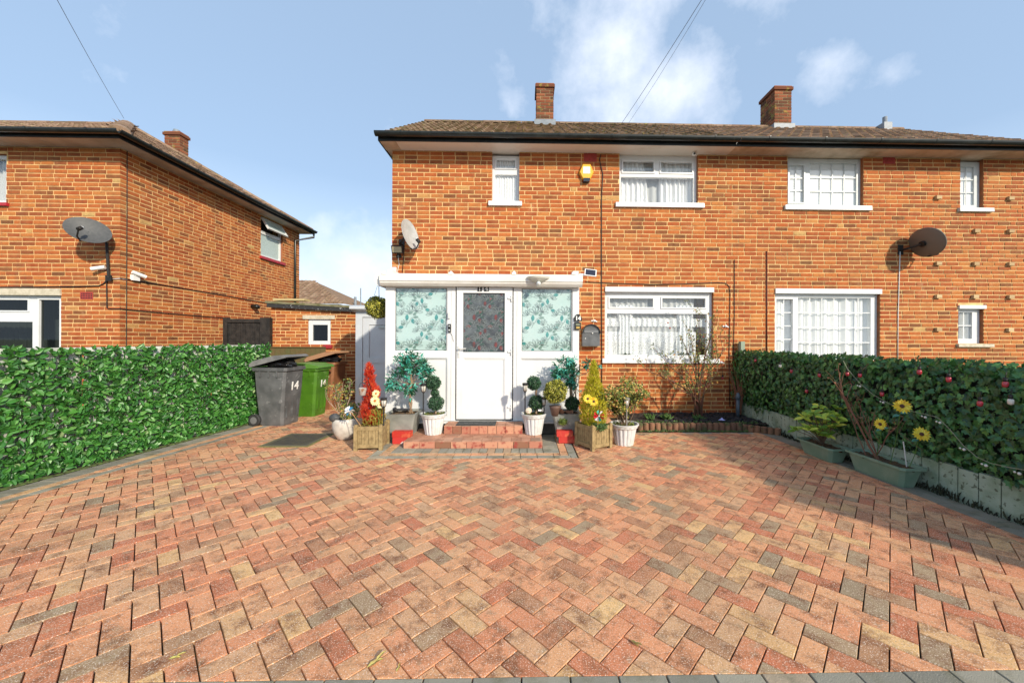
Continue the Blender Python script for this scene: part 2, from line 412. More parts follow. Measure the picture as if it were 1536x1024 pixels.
A_ = V((1, 1)) / math.sqrt(2); B_ = V((-1, 1)) / math.sqrt(2); O0 = V((o0.x, o0.y))
BW = .1
XR = 3.44; YB = 1.54; YA = 4.385
lfl = ((1 / math.sqrt(1.01), -.1 / math.sqrt(1.01)), (LXB(0) + .48) / math.sqrt(1.01))
regs = [[((0, 1), YB), ((0, -1), -YA), lfl, ((-1, 0), -XR)],
        [((0, 1), YA), ((0, -1), -8.6), lfl, ((-1, 0), 1.86)],
        [((0, 1), YA), ((0, -1), -5.6), ((1, 0), .64), ((-1, 0), -XR)],
        [((0, 1), 5.6), ((0, -1), -6.68), ((1, 0), .64), ((-1, 0), -1.5)]]
for a in range(-90, 90):
    for b in range(-90, 90):
        k = (a - b - 1) % 4     # with k==... origin cell (0,0) must give 3
        if k == 0: la, lb = 2, 1
        elif k == 3: la, lb = 1, 2
        else: continue
        c = O0 + A_ * (a * BW) + B_ * (b * BW)
        if not (-5.3 < c.x < 4 and 1.2 < c.y < 8.9): continue
        g = .0027
        q = [(a * BW + g, b * BW + g), ((a + la) * BW - g, b * BW + g), ((a + la) * BW - g, (b + lb) * BW - g), (a * BW + g, (b + lb) * BW - g)]
        poly = [tuple(O0 + A_ * x + B_ * y) for x, y in q]
        rr = rnd(); rr = rr if rnd() > .25 else ru(.45, .8); zz = ru(-.0012, .0012)
        for lines in regs:
            pc = clip(poly, lines)
            if len(pc) >= 3: paver(mb, pc, 0, rr, zz)
def row(x0, x1, y0, y1, along, L, m, r0, r1, sk=0.0):
    # blocks in a straight row; along 'x' or 'y'; sk shears x with y for rows beside the slanting fence
    s = (x0 if along == 'x' else y0) - ru(0, L)
    e = x1 if along == 'x' else y1
    while s < e:
        a = max(s, x0 if along == 'x' else y0) + .003; b = min(s + L, e) - .003
        if b - a > .01:
            q = [(a, y0 + .003), (b, y0 + .003), (b, y1 - .003), (a, y1 - .003)] if along == 'x' else [(x0 + .003, a), (x1 - .003, a), (x1 - .003, b), (x0 + .003, b)]
            q = [(x + sk * (y - 3.37), y) for x, y in q]
            paver(mb, q, m, ru(r0, r1), ru(-.001, .001))
        s += L
row(-6, 5.5, 1.43, YB, 'x', .2, 1, 0, .9)
row(-6, 5.5, 1.33, 1.43, 'x', .2, 1, 0, .7)
f0 = -4.82
row(f0 + .38, f0 + .48, YB, 8.6, 'y', .2, 1, 0, .8, .1); row(f0 + .28, f0 + .38, YB, 8.6, 'y', .2, 0, .6, 1, .1); row(f0 + .08, f0 + .28, YB, 8.6, 'y', .1, 1, 0, .6, .1)
row(XR, XR + .1, YB, 5.6, 'y', .2, 0, .3, .9); row(XR + .1, XR + .2, YB, 5.6, 'y', .2, 1, 0, .3); row(XR + .2, XR + .32, YB, 5.6, 'y', .2, 1, 0, .3)
row(1.5, XR, 5.5, 5.6, 'x', .2, 1, 0, .9)
# apron round the steps
SX0, SX1, SY = -1.55, .225, 4.79
row(SX0, SX1, SY - .2, SY, 'x', .1, 1, .3, 1); row(SX0 - .1, SX1 + .2, SY - .3, SY - .2, 'x', .2, 0, .55, .95); row(SX0 - .3, SX1 + .4, SY - .4, SY - .3, 'x', .2, 1, .2, .95)
row(SX0 - .1, SX0, SY - .2, 5.5, 'y', .2, 1, .2, .8); row(SX0 - .2, SX0 - .1, SY - .3, 5.5, 'y', .2, 0, .6, .95); row(SX0 - .3, SX0 - .2, SY - .3, 5.5, 'y', .2, 1, .2, .8)
row(SX1, SX1 + .2, SY - .2, 5.5, 'y', .1, 1, .2, .9); row(SX1 + .2, SX1 + .3, SY - .3, 5.5, 'y', .2, 0, .6, .95); row(SX1 + .3, SX1 + .4, SY - .3, 5.5, 'y', .2, 1, .2, .8)
obj('driveway', mb, [PAV, GREYP, JOINT], kind='structure', label='herringbone block paving in pink, buff and brown with grey borders')

# ------------------------------------------------------------------ brick walls
def bricks(mb, O, U, N, w, h, holes, m=0, seed=1, hmax=None, proud=.006, dark=None, jag=0, wrap=False):
    rg = random.Random(seed); O = V(O); U = V(U); N = V(N); Z = V((0, 0, 1))
    ch = .075; k = 0; z = 0.0; w0 = w
    while z < h - .03:
        z0, z1 = z + .0085, min(z + ch - .0085, h)
        hb = [(a - .004, b + .004) for (a, b, c, d) in holes if c < z1 - .012 and d > z0 + .012]
        ek = .1125 if k % 2 else 0.0
        s = -ek - (rg.random() * .01)
        lo = 0 if not wrap else -.006; w = w0 + (.006 if wrap else 0)
        if jag == 2: s = ek; lo = ek
        if jag == 1: w = w0 + ek
        while s < w:
            L = .225
            q = rg.random()
            if q < .06: L = .1125
            L += rg.uniform(-.005, .005)
            a, b = max(s, lo), min(s + L - .017, w - (.017 if jag == 1 else 0))
            if jag != 2 and b < w and w - b < .08: b = w - (.017 if jag == 1 else 0)
            iv = [(a, b)]
            for (x0, x1) in hb:
                nv = []
                for (p, r_) in iv:
                    if x1 <= p or x0 >= r_: nv.append((p, r_)); continue
                    if p < x0: nv.append((p, x0))
                    if r_ > x1: nv.append((x1, r_))
                iv = nv
            for (p, r_) in iv:
                if r_ - p < .018: continue
                pr = proud + rg.uniform(-.002, .0025)
                t = rg.random(); t = min(1, max(0, t * .9 + .03 + (rg.gauss(0, .04))))
                if dark and rg.random() < dark: t = rg.uniform(0, .2)
                dz0, dz1 = rg.uniform(-.001, .0015), rg.uniform(-.0015, .001)
                c = [O + U * p + Z * (z0 + dz0), O + U * r_ + Z * (z0 + dz0), O + U * r_ + Z * (z1 + dz1), O + U * p + Z * (z1 + dz1)]
                i = len(mb.v)
                mb.v += [tuple(x + N * pr) for x in c]; mb.v += [tuple(x - N * .004) for x in c]
                for f in ((0, 1, 2, 3), (0, 4, 5, 1), (1, 5, 6, 2), (2, 6, 7, 3), (3, 7, 4, 0)):
                    mb.f.append(tuple(i + x for x in f)); mb.m.append(m); mb.r.append(t)
            s += L
        z += ch; k += 1
def brick_wall(mb, O, U, N, w, h, holes=(), seed=1, depth=.25, dark=None, jag=0):
    mb.slab(O, U, (0, 0, 1), N, w, h, list(holes), depth, 1, .4, mside=2)
    bricks(mb, O, U, N, w, h, holes, 0, seed, dark=dark, jag=jag, wrap=(seed == 31))

def window(parent, Y, rect, panes, sill=None, head=None, name='window', fmat=None, recess=.06, curtain=None, N=V((0, -1, 0)), glass=None, label=None, red=False):
    """rect & panes in photo pixels (u0,u1,v0,v1) on the wall plane; panes: (u0,u1,v0,v1,kind,nx,nz) kind 'o' opener or 'f' fixed"""
    fmat = fmat or UPVC; glass = glass or PANE
    a = P(rect[0], rect[3], Y); b = P(rect[1], rect[2], Y)
    x0, x1, z0, z1 = a.x, b.x, a.z, b.z
    ff = lambda p: (P(p[0], (p[2] + p[3]) / 2, Y).x, P(p[1], (p[2] + p[3]) / 2, Y).x, P((p[0] + p[1]) / 2, p[3], Y).z, P((p[0] + p[1]) / 2, p[2], Y).z)
    hs = [ff(p) for p in panes]
    yf = Y + recess
    root = MB()
    holes = []
    for (h, p) in zip(hs, panes):
        e = .028 if p[4] == 'o' else 0
        holes.append((h[0] - e - x0, h[1] + e - x0, h[2] - e - z0, h[3] + e - z0))
    root.slab((x0, yf, z0), X0, X1, Y0, x1 - x0, z1 - z0, holes, .07)
    wo = obj(name, root, fmat, parent, True, label=label)
    for (h, p) in zip(hs, panes):
        if p[4] == 'o':
            q = MB(); e = .026
            q.slab((h[0] - e, yf - .014, h[2] - e), X0, X1, Y0, h[1] - h[0] + 2 * e, h[3] - h[2] + 2 * e, [(e, e + h[1] - h[0], e, e + h[3] - h[2])], .055)
            obj('casement', q, fmat, wo, True)
        q = MB(); y = yf + .02
        q.poly([(h[0] - .01, y, h[2] - .01), (h[1] + .01, y, h[2] - .01), (h[1] + .01, y, h[3] + .01), (h[0] - .01, y, h[3] + .01)])
        obj('pane', q, glass, wo, True)
        nx, nz = p[5], p[6]
        if nx > 1 or nz > 1:
            q = MB()
            for i in range(1, nx):
                x = h[0] + (h[1] - h[0]) * i / nx; q.box(x - .009, x + .009, y - .008, y - .003, h[2], h[3])
            for i in range(1, nz):
                z = h[2] + (h[3] - h[2]) * i / nz; q.box(h[0], h[1], y - .0095, y - .0045, z - .009, z + .009)
            obj('glazing_bar', q, fmat, wo, True)
    if sill:
        c = P(sill[0], sill[3], Y); d = P(sill[1], sill[2], Y); q = MB()
        q.extrude([(-.045, d.z - c.z - .012), (-.05, 0), (.09, 0), (.09, d.z - c.z)], (c.x, Y, c.z), (d.x, Y, c.z), V((0, 1, 0)), V((0, 0, 1)))
        obj('sill', q, (REDTILE if red else CONC) if sill[4:] else fmat, wo, True)
    if head:
        c = P(head[0], head[3], Y); d = P(head[1], head[2], Y); q = MB(); q.box(c.x, d.x, Y - .03, Y + .05, c.z, d.z)
        obj('lintel', q, UPVC if not head[4:] else CONC, wo, True)
    if curtain: curtain(wo, x0, x1, z0, z1, yf)
    return wo, (x0, x1, z0, z1)
def hole(rect, Y, ox):
    a = P(rect[0], rect[3], Y); b = P(rect[1], rect[2], Y); return (a.x - ox, b.x - ox, a.z, b.z)
def cloth(mb, x0, x1, ztop, zbot, y, amp=.02, wl=.09, m=0, nz=6, scal=0, gather=None, sd=0):
    """hanging folded cloth; zbot may be fn(t)"""
    n = max(8, int((x1 - x0) / wl * 8)); rg = random.Random(sd); ph = [rg.uniform(0, 6) for _ in range(4)]
    grid = []
    for i in range(n + 1):
        t = i / n; colm = []
        zb = zbot(t) if callable(zbot) else zbot
        zb -= scal * abs(math.sin(t * (x1 - x0) / .06 * math.pi))
        for j in range(nz + 1):
            s = j / nz; x = x0 + (x1 - x0) * t
            if gather: x = gather(x, t, s)
            yy = y + amp * math.sin(2 * math.pi * x / wl + ph[0] + 1.3 * math.sin(x * 7 + ph[1])) + amp * .5 * math.sin(2 * math.pi * x / wl * .37 + ph[2])
            colm.append((x, yy, ztop + (zb - ztop) * s))
        grid.append(colm)
    for i in range(n):
        for j in range(nz): mb.poly([grid[i][j], grid[i][j + 1], grid[i + 1][j + 1], grid[i + 1][j]], m)
def net_full(mt=None, dy=.12, amp=.02, wl=.1):
    def f(wo, x0, x1, z0, z1, y):
        q = MB(); cloth(q, x0 + .03, x1 - .03, z1 - .02, z0 + .03, y + dy, amp, wl, sd=int(abs(x0 * 100)))
        obj('curtain', q, mt or CURT, wo, True, smooth=True)
    return f

# --- roof tiles
def tiles(mb, O, U, S, N, w, L, inside=None, tw=.30, gauge=.33, m=0, seed=0):
    """O eave corner, U along eave, S unit up slope, N outward normal"""
    rg = random.Random(seed); O = V(O); U = V(U); S = V(S); N = V(N)
    prof = [(0, .028), (.12, .036), (.26, .026), (.36, .004), (.6, .0), (.86, .004), (1, .022)]
    nu = int(w / tw) + 1; ns = int(L / gauge) + 1
    for j in range(ns):
        for i in range(nu):
            a = i * tw; s = j * gauge
            if a > w - .05: continue
            if inside and not inside(a + tw / 2, s + gauge / 2): continue
            r = rg.random(); wj = min(tw, w - a); lj = min(gauge + .05, L - s + .02)
            dz = rg.uniform(-.003, .003); sh = rg.uniform(-.006, .006)
            lo = []; hi = []; bo = []
            for (t, h) in prof:
                b = O + U * (a + t * wj + .002)
                lo.append(b + S * (s + sh) + N * (h + .034 + dz)); hi.append(b + S * (s + lj) + N * (h + .008)); bo.append(b + S * (s + sh) + N * (h + .008 + dz))
            k0 = len(mb.v); n = len(prof)
            mb.v += [tuple(p) for p in lo + hi + bo]
            for q in range(n - 1):
                mb.f.append((k0 + q, k0 + q + 1, k0 + n + q + 1, k0 + n + q)); mb.f.append((k0 + 2 * n + q, k0 + 2 * n + q + 1, k0 + q + 1, k0 + q)); mb.m += [m, m]; mb.r += [r, r]
def ridge(mb, a, b, rad=.11, m=0, seg=.45):
    a = V(a); b = V(b); L = (b - a).length; d = (b - a) / L; sd = d.cross(V((0, 0, 1))).normalized(); up = sd.cross(d)
    n = max(1, int(L / seg))
    for i in range(n):
        p = a + d * (L * i / n + .004); q = a + d * (L * (i + 1) / n - .004); pr = [(rad * 1.1 * math.cos(t * math.pi / 6), rad * .8 * math.sin(t * math.pi / 6)) for t in range(7)]
        rr = rnd(); k = len(mb.v); z0 = rnd() * .006
        for c in (p, q):
            for (x, y) in pr: mb.v.append(tuple(c + sd * x + up * (y + z0)))
        for t in range(6): mb.f.append((k + t, k + t + 1, k + 8 + t, k + 7 + t)); mb.m.append(m); mb.r.append(rr)
        mb.f.append(tuple(k + t for t in range(7))); mb.m.append(m); mb.r.append(rr)
        mb.f.append(tuple(k + 7 + t for t in range(7))[::-1]); mb.m.append(m); mb.r.append(rr)
def gutter(mb, a, b, out, r=.062, m=0):
    """half round gutter hung below the line a-b, out = outward unit vector"""
    a = V(a); b = V(b); out = V(out); up = V((0, 0, 1))
    pr = [(r * math.cos(t), -r * math.sin(t) * 1.05) for t in [math.pi * k / 8 for k in range(9)]] + [((r - .006) * math.cos(t), -(r - .006) * math.sin(t)) for t in [math.pi * k / 8 for k in range(8, -1, -1)]]
    mb.extrude(pr, a + out * r, b + out * r, out, up, m)
    d = (b - a); L = d.length; d = d / L; n = int(L / 1.0)
    for i in range(n + 1):
        c = a + d * (L * (i + .5) / (n + 1)) + out * r
        mb.extrude([(x * 1.09, y * 1.09 + .002) for x, y in pr[:9]] + [(-r * 1.09, .006), (r * 1.09, .006)], c - d * .014, c + d * .014, out, up, m)
def chimney(parent, x0, x1, y0, y1, z0, z1, pot=True, flash=True):
    mb = MB(); w = x1 - x0; d = y1 - y0; h = z1 - z0
    mb.box(x0 + .006, x1 - .006, y0 + .006, y1 - .006, z0, z1 - .08, 1)
    for (O, U, N, ww) in (((x0, y0, z0), X0, (0, -1, 0), w), ((x1, y0, z0), V((0, 1, 0)), (1, 0, 0), d), ((x1, y1, z0), -X0, (0, 1, 0), w), ((x0, y1, z0), V((0, -1, 0)), (-1, 0, 0), d)):
        bricks(mb, V(O) - V(N) * .006, U, V(N), ww, h - .1, [], 0, seed=int(x0 * 50 + ww * 99) + 3, proud=.008)
    mb.box(x0 - .03, x1 + .03, y0 - .03, y1 + .03, z1 - .1, z1 - .03, 0, .3); mb.box(x0 - .01, x1 + .01, y0 - .01, y1 + .01, z1 - .03, z1, 0, .9)
    c = obj('chimney', mb, [SOOTB, bpy.data.materials.get('old_mortar') or mat('old_mortar', (.36, .27, .15), .95, (.22, .18, .10), 8)], parent, True)
    if pot:
        q = MB(); q.lathe([(.08, 0), (.085, .06), (.07, .08), (.07, .1)], 14, ((x0 + x1) / 2, (y0 + y1) / 2, z1)); obj('chimney_pot', q, LEAD, c, True, smooth=True)
    if flash:
        q = MB(); q.box(x0 - .05, x1 + .05, y0 - .06, y1 + .05, z0 - .4, z0 + .17); obj('flashing', q, LEAD, c, True)
    return c

# ================================================================== the two joined houses
EZ = 4.735      # soffit height
XL, XP, XRR = P(588, 400, FY).x, 3.62, 9.25
YE = 6.32; YR = 9.17; TP = .655; ZE = 4.80; ZR = ZE + (YR - YE) * TP
S_ = V((0, 1, TP)).normalized(); N_ = V((0, -TP, 1)).normalized(); SL = (YR - YE) * math.sqrt(1 + TP * TP)
SB = V((0, -1, TP)).normalized(); NB = V((0, TP, 1)).normalized(); YBK = 2 * YR - YE
def house_shell(x0, x1, name, label, holes, seed, tmat, end):
    h = thing(name, label, 'house', (x0, FY, 0))
    mb = MB(); W = x1 - x0
    brick_wall(mb, (x0, FY, 0), X0, Y0, W, EZ + .06, holes, seed, jag=1 if end < 0 else 2)
    b = YBK - .35
    if end < 0: brick_wall(mb, (x0, b, 0), V((0, -1, 0)), V((-1, 0, 0)), b - FY - .25, EZ, [], seed + 9)
    else: brick_wall(mb, (x1, FY + .25, 0), V((0, 1, 0)), V((1, 0, 0)), b - FY - .25, EZ, [], seed + 9)
    mb.box(x0, x1, b, b + .25, 0, EZ - .004, 1)
    # gable triangle
    xg = x0 + .0 if end < 0 else x1
    mb.poly([(xg, YE + .35, EZ), (xg, b, EZ), (xg, YR, ZR - .1)], 1)
    xp = x1 if end < 0 else x0
    if end < 0: mb.box(xp - .1, xp, FY + .25, b, 0, EZ - .02, 1)
    mb.box(x0, x1, FY + .25, b, 2.38, 2.5, 1)
    wall = obj('wall', mb, [BRICK, MORTAR, REVEAL], h, True)
    r = MB(); v0 = .1 if end < 0 else 0; v1 = .12 if end > 0 else 0
    tiles(r, (x0 - v0, YE, ZE), X0, S_, N_, W + v0 + v1, SL, seed=seed, tw=.20, gauge=.30)
    r.poly([(x0 - v0, YE, ZE), (x1 + v1, YE, ZE), (x1 + v1, YR, ZR), (x0 - v0, YR, ZR)], 0, .1)
    r.poly([(x0 - v0, YBK, ZE), (x0 - v0, YR, ZR), (x1 + v1, YR, ZR), (x1 + v1, YBK, ZE)], 0, .4)
    ridge(r, (x0 - v0, YR, ZR - .02), (x1 + v1, YR, ZR - .02))
    roof = obj('roof', r, tmat, h, True)
    return h, wall, roof
WL = [ # photo rects of openings
 (738, 779, 232, 303), (929, 1047, 232, 306), (907, 1070, 433, 544)]
hl = [hole(r_, FY, XL) for r_ in WL]
WR_ = [(1181, 1295, 237, 310), (1440, 1475, 241, 313), (1162, 1320, 434, 541), (1437, 1475, 458, 515)]
hr_ = [hole(r_, FY, XP) for r_ in WR_]
for hh_ in (hl, hr_):
    for i, h_ in enumerate(hh_):
        if h_[3] > 4.3: hh_[i] = (h_[0], h_[1], h_[2], EZ + .03)
house, wall, roof = house_shell(XL, XP, 'brick_house', 'orange brick semi-detached house with white porch and hexagonal alarm box', hl, 11, TILE, -1)
house2, wall2, roof2 = house_shell(XP, XRR, 'brick_house', 'joined right-hand brick house with gridded window glazing and projecting bricks', hr_, 23, TILE2, 1)
chimney(roof, P(804.5, 150, 9.0).x, P(830, 150, 9.0).x, 8.95, 9.42, 6.48, P(815, 125, 8.95).z)
chimney(roof2, P(1160, 150, 9.0).x, P(1185, 150, 9.0).x, 8.95, 9.5, 6.48, P(1170, 129, 8.95).z)
q = MB(); c = P(1329, 192, 8.95); q.box(c.x - .09, c.x + .11, 8.9, 9.15, 6.3, 6.73); q.tube([(c.x + .02, 9.0, 6.7), (c.x + .02, 9.0, 6.9)], .05, 10); obj('vent_pipe', q, LEAD, roof2, True)
def eaves(h, x0, x1, sm, end):
    q = MB(); q.box(x0 - (.1 if end < 0 else 0), x1 + (.12 if end > 0 else 0), YE + .02, FY - .001 if False else FY + .2, EZ, EZ + .02)
    q2 = q
    obj('soffit', q2, sm, h, True)
    q = MB(); q.box(x0 - (.12 if end < 0 else 0), x1 + (.12 if end > 0 else 0), YE, YE + .02, EZ - .015, ZE + .05)
    if end < 0: q.box(x0 - .12, x0 - .1, YE + .02, YBK, EZ - .015, ZE + .03)
    if end > 0: q.box(x1 + .1, x1 + .12, YE + .02, YBK, EZ - .015, ZE + .03)
    obj('fascia', q, GUTTER, h, True)
    q = MB(); gutter(q, (x0 - (.14 if end < 0 else -.004), YE - .002, ZE + .025), (x1 + (.14 if end > 0 else -.004), YE - .002, ZE + .025), (0, -1, 0)); obj('gutter', q, GUTTER, h, True)
eaves(house, XL, XP, SOFFIT, -1); eaves(house2, XP, XRR, SOFFITD, 1)
q = MB(); q.box(XL - .1, XL + .16, YE + .022, FY - .01, EZ - .012, EZ - .001); obj('eaves_box', q, SOFFITD, house, True)

# windows of the left (main) house
FROST = mat('frosted_pane', (.50, .60, .56), .35, (.34, .42, .40), 40, .35, .7, bmp=.4, bscale=90)
window(house, FY, WL[0], [(744.5, 772.5, 238, 250, 'o', 1, 1), (742.5, 775, 260, 299.5, 'f', 1, 1)], sill=(733, 783, 302, 309), curtain=net_full(CURT, .06, .008, .05), label='narrow upstairs window with small top light')
def curt2(wo, x0, x1, z0, z1, y):
    q = MB(); w_ = x1 - x0
    cloth(q, x0 + .04, x0 + w_ * .38, z1 - .05, z0 + .03, y + .12, .022, .09, sd=3, gather=lambda x, t, s: x + .12 * (s - .5) * (t - .3))
    obj('curtain', q, CURT, wo, True, smooth=True); q = MB()
    cloth(q, x0 + w_ * .55, x1 - .04, z1 - .05, z0 + .03, y + .12, .022, .08, sd=5)
    obj('curtain', q, CURT, wo, True, smooth=True)
    q = MB(); cloth(q, x0 + .03, x1 - .03, z1 - .02, z0 + .02, y + .17, .015, .12, sd=8); obj('net', q, SHEER, wo, True, smooth=True)
window(house, FY, WL[1], [(935.5, 982, 240, 256, 'o', 1, 1), (993, 1040, 241.5, 257, 'o', 1, 1), (932.5, 1042.5, 264, 303, 'f', 1, 1)], sill=(923, 1055, 305, 311), curtain=curt2, label='upstairs window with two top lights and parted curtains')
def curt3(wo, x0, x1, z0, z1, y):
    w_ = x1 - x0; h_ = z1 - z0
    q = MB(); cloth(q, x0 + .03, x1 - .28, z1 - .02, z0 + .03, y + .10, .012, .1, sd=13); obj('net', q, SHEER, wo, True, smooth=True)
    q = MB()
    pa = lambda c, k: (lambda t: z0 + h_ * (.24 - .17 * math.sin(math.pi * t) ** .7))
    cloth(q, x0 + .03, x1 - .03, z0 + h_ * .60, z0 + h_ * .50, y + .075, .014, .11, sd=3, scal=.02)
    cloth(q, x0 + .03, x1 - .25, z0 + h_ * .42, z0 + h_ * .08, y + .07, .012, .13, sd=4, scal=.022)
    g = lambda cx: (lambda x, t, s: cx + (x - cx) * (1 - .45 * math.exp(-((s - .42) / .17) ** 2)))
    for cx in (x0 + w_ * .20, x0 + w_ * .76):
        cloth(q, cx - .16, cx + .16, z0 + h_ * .78, z0 + h_ * .10, y + .05, .018, .07, sd=7, nz=14, scal=.02, gather=g(cx))
    obj('curtain', q, LACE, wo, True, smooth=True)
    q = MB()
    for cx in (x0 + w_ * .20, x0 + w_ * .76):
        q = MB()
        for k in range(12): q.ball((cx + (k - 5.5) * .018, y + .045, z0 + h_ * .10 + ru(-.015, .025)), .026, n=7, k=5)
        obj('dark_ornament', q, bpy.data.materials.get('dark_leaves') or mat('dark_leaves', (.03, .05, .03), .7), wo, True)
window(house, FY, WL[2], [(915.5, 981, 447, 460, 'o', 1, 1), (995, 1060, 447, 460.5, 'o', 1, 1), (911.5, 1062.5, 470, 532.5, 'f', 1, 1)], sill=(903, 1078, 537, 544), head=(907.5, 1070, 431.5, 437.5), curtain=curt3, label='wide downstairs window with scalloped lace curtains')
# windows of the joined house
window(house2, FY, WR_[0], [(1187, 1209, 246, 302, 'o', 2, 3), (1218, 1289, 243, 306, 'f', 4, 3)], sill=(1176, 1305, 309, 315), fmat=UPVCG, curtain=net_full(CURT, .035, .0015, .3), label='upstairs window with one gridded side light and white blind')
window(house2, FY, WR_[1], [(1445, 1467, 248, 306, 'f', 2, 3)], sill=(1436, 1487, 312, 318), fmat=UPVCG, curtain=net_full(CURT, .035, .0015, .3), label='narrow gridded upstairs window')
window(house2, FY, WR_[2], [(1167, 1192, 448, 529, 'o', 2, 4), (1200.5, 1310.5, 446, 536, 'f', 6, 4)], sill=(1160, 1323, 541, 546), head=(1162, 1321, 434, 440), curtain=net_full(CURT, .08, .02, .17), label='wide downstairs window with grid of glazing bars above the hedge')
window(house2, FY, WR_[3], [(1440, 1464, 468, 508, 'f', 2, 2)], sill=(1434, 1487, 515, 520, 1), head=(1437, 1477, 458, 463), curtain=net_full(SHEER, .05, .01, .1), label='small square downstairs window')
# wall fittings that belong to the wall
q = MB()
VB = mat('red_air_brick', (.40, .05, .04), .8, (.30, .04, .03), 20)
for (u0, u1, v0, v1) in ((876, 895, 231, 243),):
    a = P(u0, v1, FY); b = P(u1, v0, FY); q.box(a.x, b.x, FY - .012, FY, a.z, b.z)
    for i in range(6): q.box(a.x + .012 + i * .033, a.x + .03 + i * .033, FY - .016, FY - .012, a.z + .02, b.z - .02)
obj('air_brick', q, VB, house, True)
q = MB(); a = P(1324, 246, FY); b = P(1342, 234, FY); q.box(a.x, b.x, FY - .012, FY, a.z, b.z)
for i in range(6): q.box(a.x + .012 + i * .033, a.x + .03 + i * .033, FY - .016, FY - .012, a.z + .02, b.z - .02)
obj('air_brick', q, VB, house2, True)
def wcable(pts, rad, name, mt, parent, Y=FY, off=.014):
    q = MB(); q.tube([V((p.x, Y - off, p.z)) for p in [P(u, v, Y) for (u, v) in pts]], rad, 6, r=.5); return obj(name, q, mt, parent, True, smooth=True)
wcable([(901, 232), (899, 240), (904, 262), (902, 300), (902, 420), (902.5, 545), (902, 612)], .008, 'cable', CABLE, house)
wcable([(878, 423), (920, 425), (980, 427), (1040, 425.5), (1075, 424), (1088, 425), (1093.5, 430), (1094.5, 440), (1093, 540), (1094, 610)], .007, 'cable', CABLE, house)
wcable([(1101, 390), (1101, 470), (1099, 560), (1099, 612)], .006, 'cable', CABLE, house)
wcable([(1149.5, 377), (1149.5, 560)], .010, 'pipe', CABLER, house2)
SPOTS = [(1405, 298), (1513, 300), (1462, 345.5), (1513, 346), (1404, 344), (1405, 394), (1461, 394), (1513, 395), (1405, 443), (1460, 443), (1513, 444), (1405, 492), (1512, 493)]
for (u, v) in SPOTS:
    p = P(u, v, FY); k = round((p.z - .0) / .075 - .5); q = MB(); q.box(p.x - .048, p.x + .048, FY - .05, FY, k * .075 + .006, k * .075 + .069, 0, ru(.3, 1))
    obj('projecting_brick', q, bpy.data.materials.get('buff_brick') or mat('buff_brick', (.5, .36, .2), .9, stops=[(0, (.36, .22, .10)), (1, (.60, .44, .24))]), house2, True)

# ================================================================== left neighbour
NY = 6.74; NX = P(180, 400, NY).x; NYB = NY + 5.0; NXL = NX - 9
nh = thing('brick_house', 'detached orange brick house on the left with hipped roof behind the leafy fence', 'house', (NX, NY, 0))
NW = [(-60, 10, 231, 304), (-80, 92, 442, 560)]
mb = MB(); nholes = [hole(r_, NY, NXL) for r_ in NW]; nholes[0] = (nholes[0][0], nholes[0][1], nholes[0][2], nholes[0][3])
brick_wall(mb, (NXL, NY, 0), X0, Y0, NX - NXL, EZ + .05, nholes, 31)
# side window hole
sa = PX(391, 385, NX); sb = PX(424, 345, NX)
def SP(u, v): return PX(u, v, NX)
s_y0, s_y1 = SP(391, 360).y, SP(424, 372).y
s_z0, s_z1 = SP(391, 385).z + .02, EZ - .02
SH = [(s_y0 - NY, s_y1 - NY, s_z0, s_z1)]
SH2 = [(SH[0][0] - .002, SH[0][1] - .002, s_z0, s_z1)]
mb.slab((NX + .0015, NY + .002, 0), V((0, 1, 0)), (0, 0, 1), V((1, 0, 0)), NYB + .2 - NY - .002, EZ + .045, SH2, .2, 1, .4, mside=2)
bricks(mb, (NX, NY, 0), V((0, 1, 0)), V((1, 0, 0)), NYB + .2 - NY, EZ + .05, SH, 0, 37, dark=.03, wrap=True)
mb.box(NXL, NX - .21, NYB, NYB + .19, 0, EZ, 1); mb.box(NXL, NXL + .2, NY + .3, NYB - .01, 0, EZ, 1); mb.box(NXL + .2, NX - .3, NY + .3, NYB - .01, 2.4, 2.5, 1)
obj('wall', mb, [BRICK, MORTAR, REVEAL], nh, True)
# hip roof
ex = NX + .35; ey = NY - .35; eyb = NYB + .35; exl = NXL - .3
yr = (ey + eyb) / 2; dd = yr - ey; TN = .60; zr = ZE + dd * TN; LN = dd * math.sqrt(1 + TN * TN)
r = MB()
S1 = V((0, 1, TN)).normalized(); N1 = V((0, -TN, 1)).normalized(); cs = 1 / math.sqrt(1 + TN * TN)
Wf = ex - exl
tiles(r, (exl, ey, ZE), X0, S1, N1, Wf, LN, inside=lambda a, s: a < Wf - s * cs + .05, seed=5, tw=.2, gauge=.30)
S2 = V((-1, 0, TN)).normalized(); N2 = V((TN, 0, 1)).normalized()
tiles(r, (ex, ey, ZE), V((0, 1, 0)), S2, N2, eyb - ey, LN, inside=lambda a, s: s * cs - .05 < a < (eyb - ey) - s * cs + .05, seed=6, tw=.2, gauge=.30)
A, B, C, D = V((exl, ey, ZE)), V((ex, ey, ZE)), V((ex, eyb, ZE)), V((exl, eyb, ZE)); Rr = V((ex - dd, yr, zr)); Rl = V((exl, yr, zr))
r.poly([A, B, Rr, Rl], 0, .2); r.poly([B, C, Rr], 0, .2); r.poly([C, D, Rl, Rr], 0, .2)
ridge(r, Rl, Rr + V((.05, 0, 0)), .10); ridge(r, B + V((-.02, .02, .04)), Rr + V((0, 0, .03)), .13); ridge(r, C + V((-.02, -.02, .03)), Rr + V((0, 0, .02)), .10)
nroof = obj('roof', r, TILE2, nh, True)
c0 = P(241, 210, 10.1); c1 = P(271, 210, 10.1)
chimney(nroof, c0.x + .1, c1.x - .02, 10.1, 10.35, 5.6, P(256, 197, 10.1).z, flash=False)
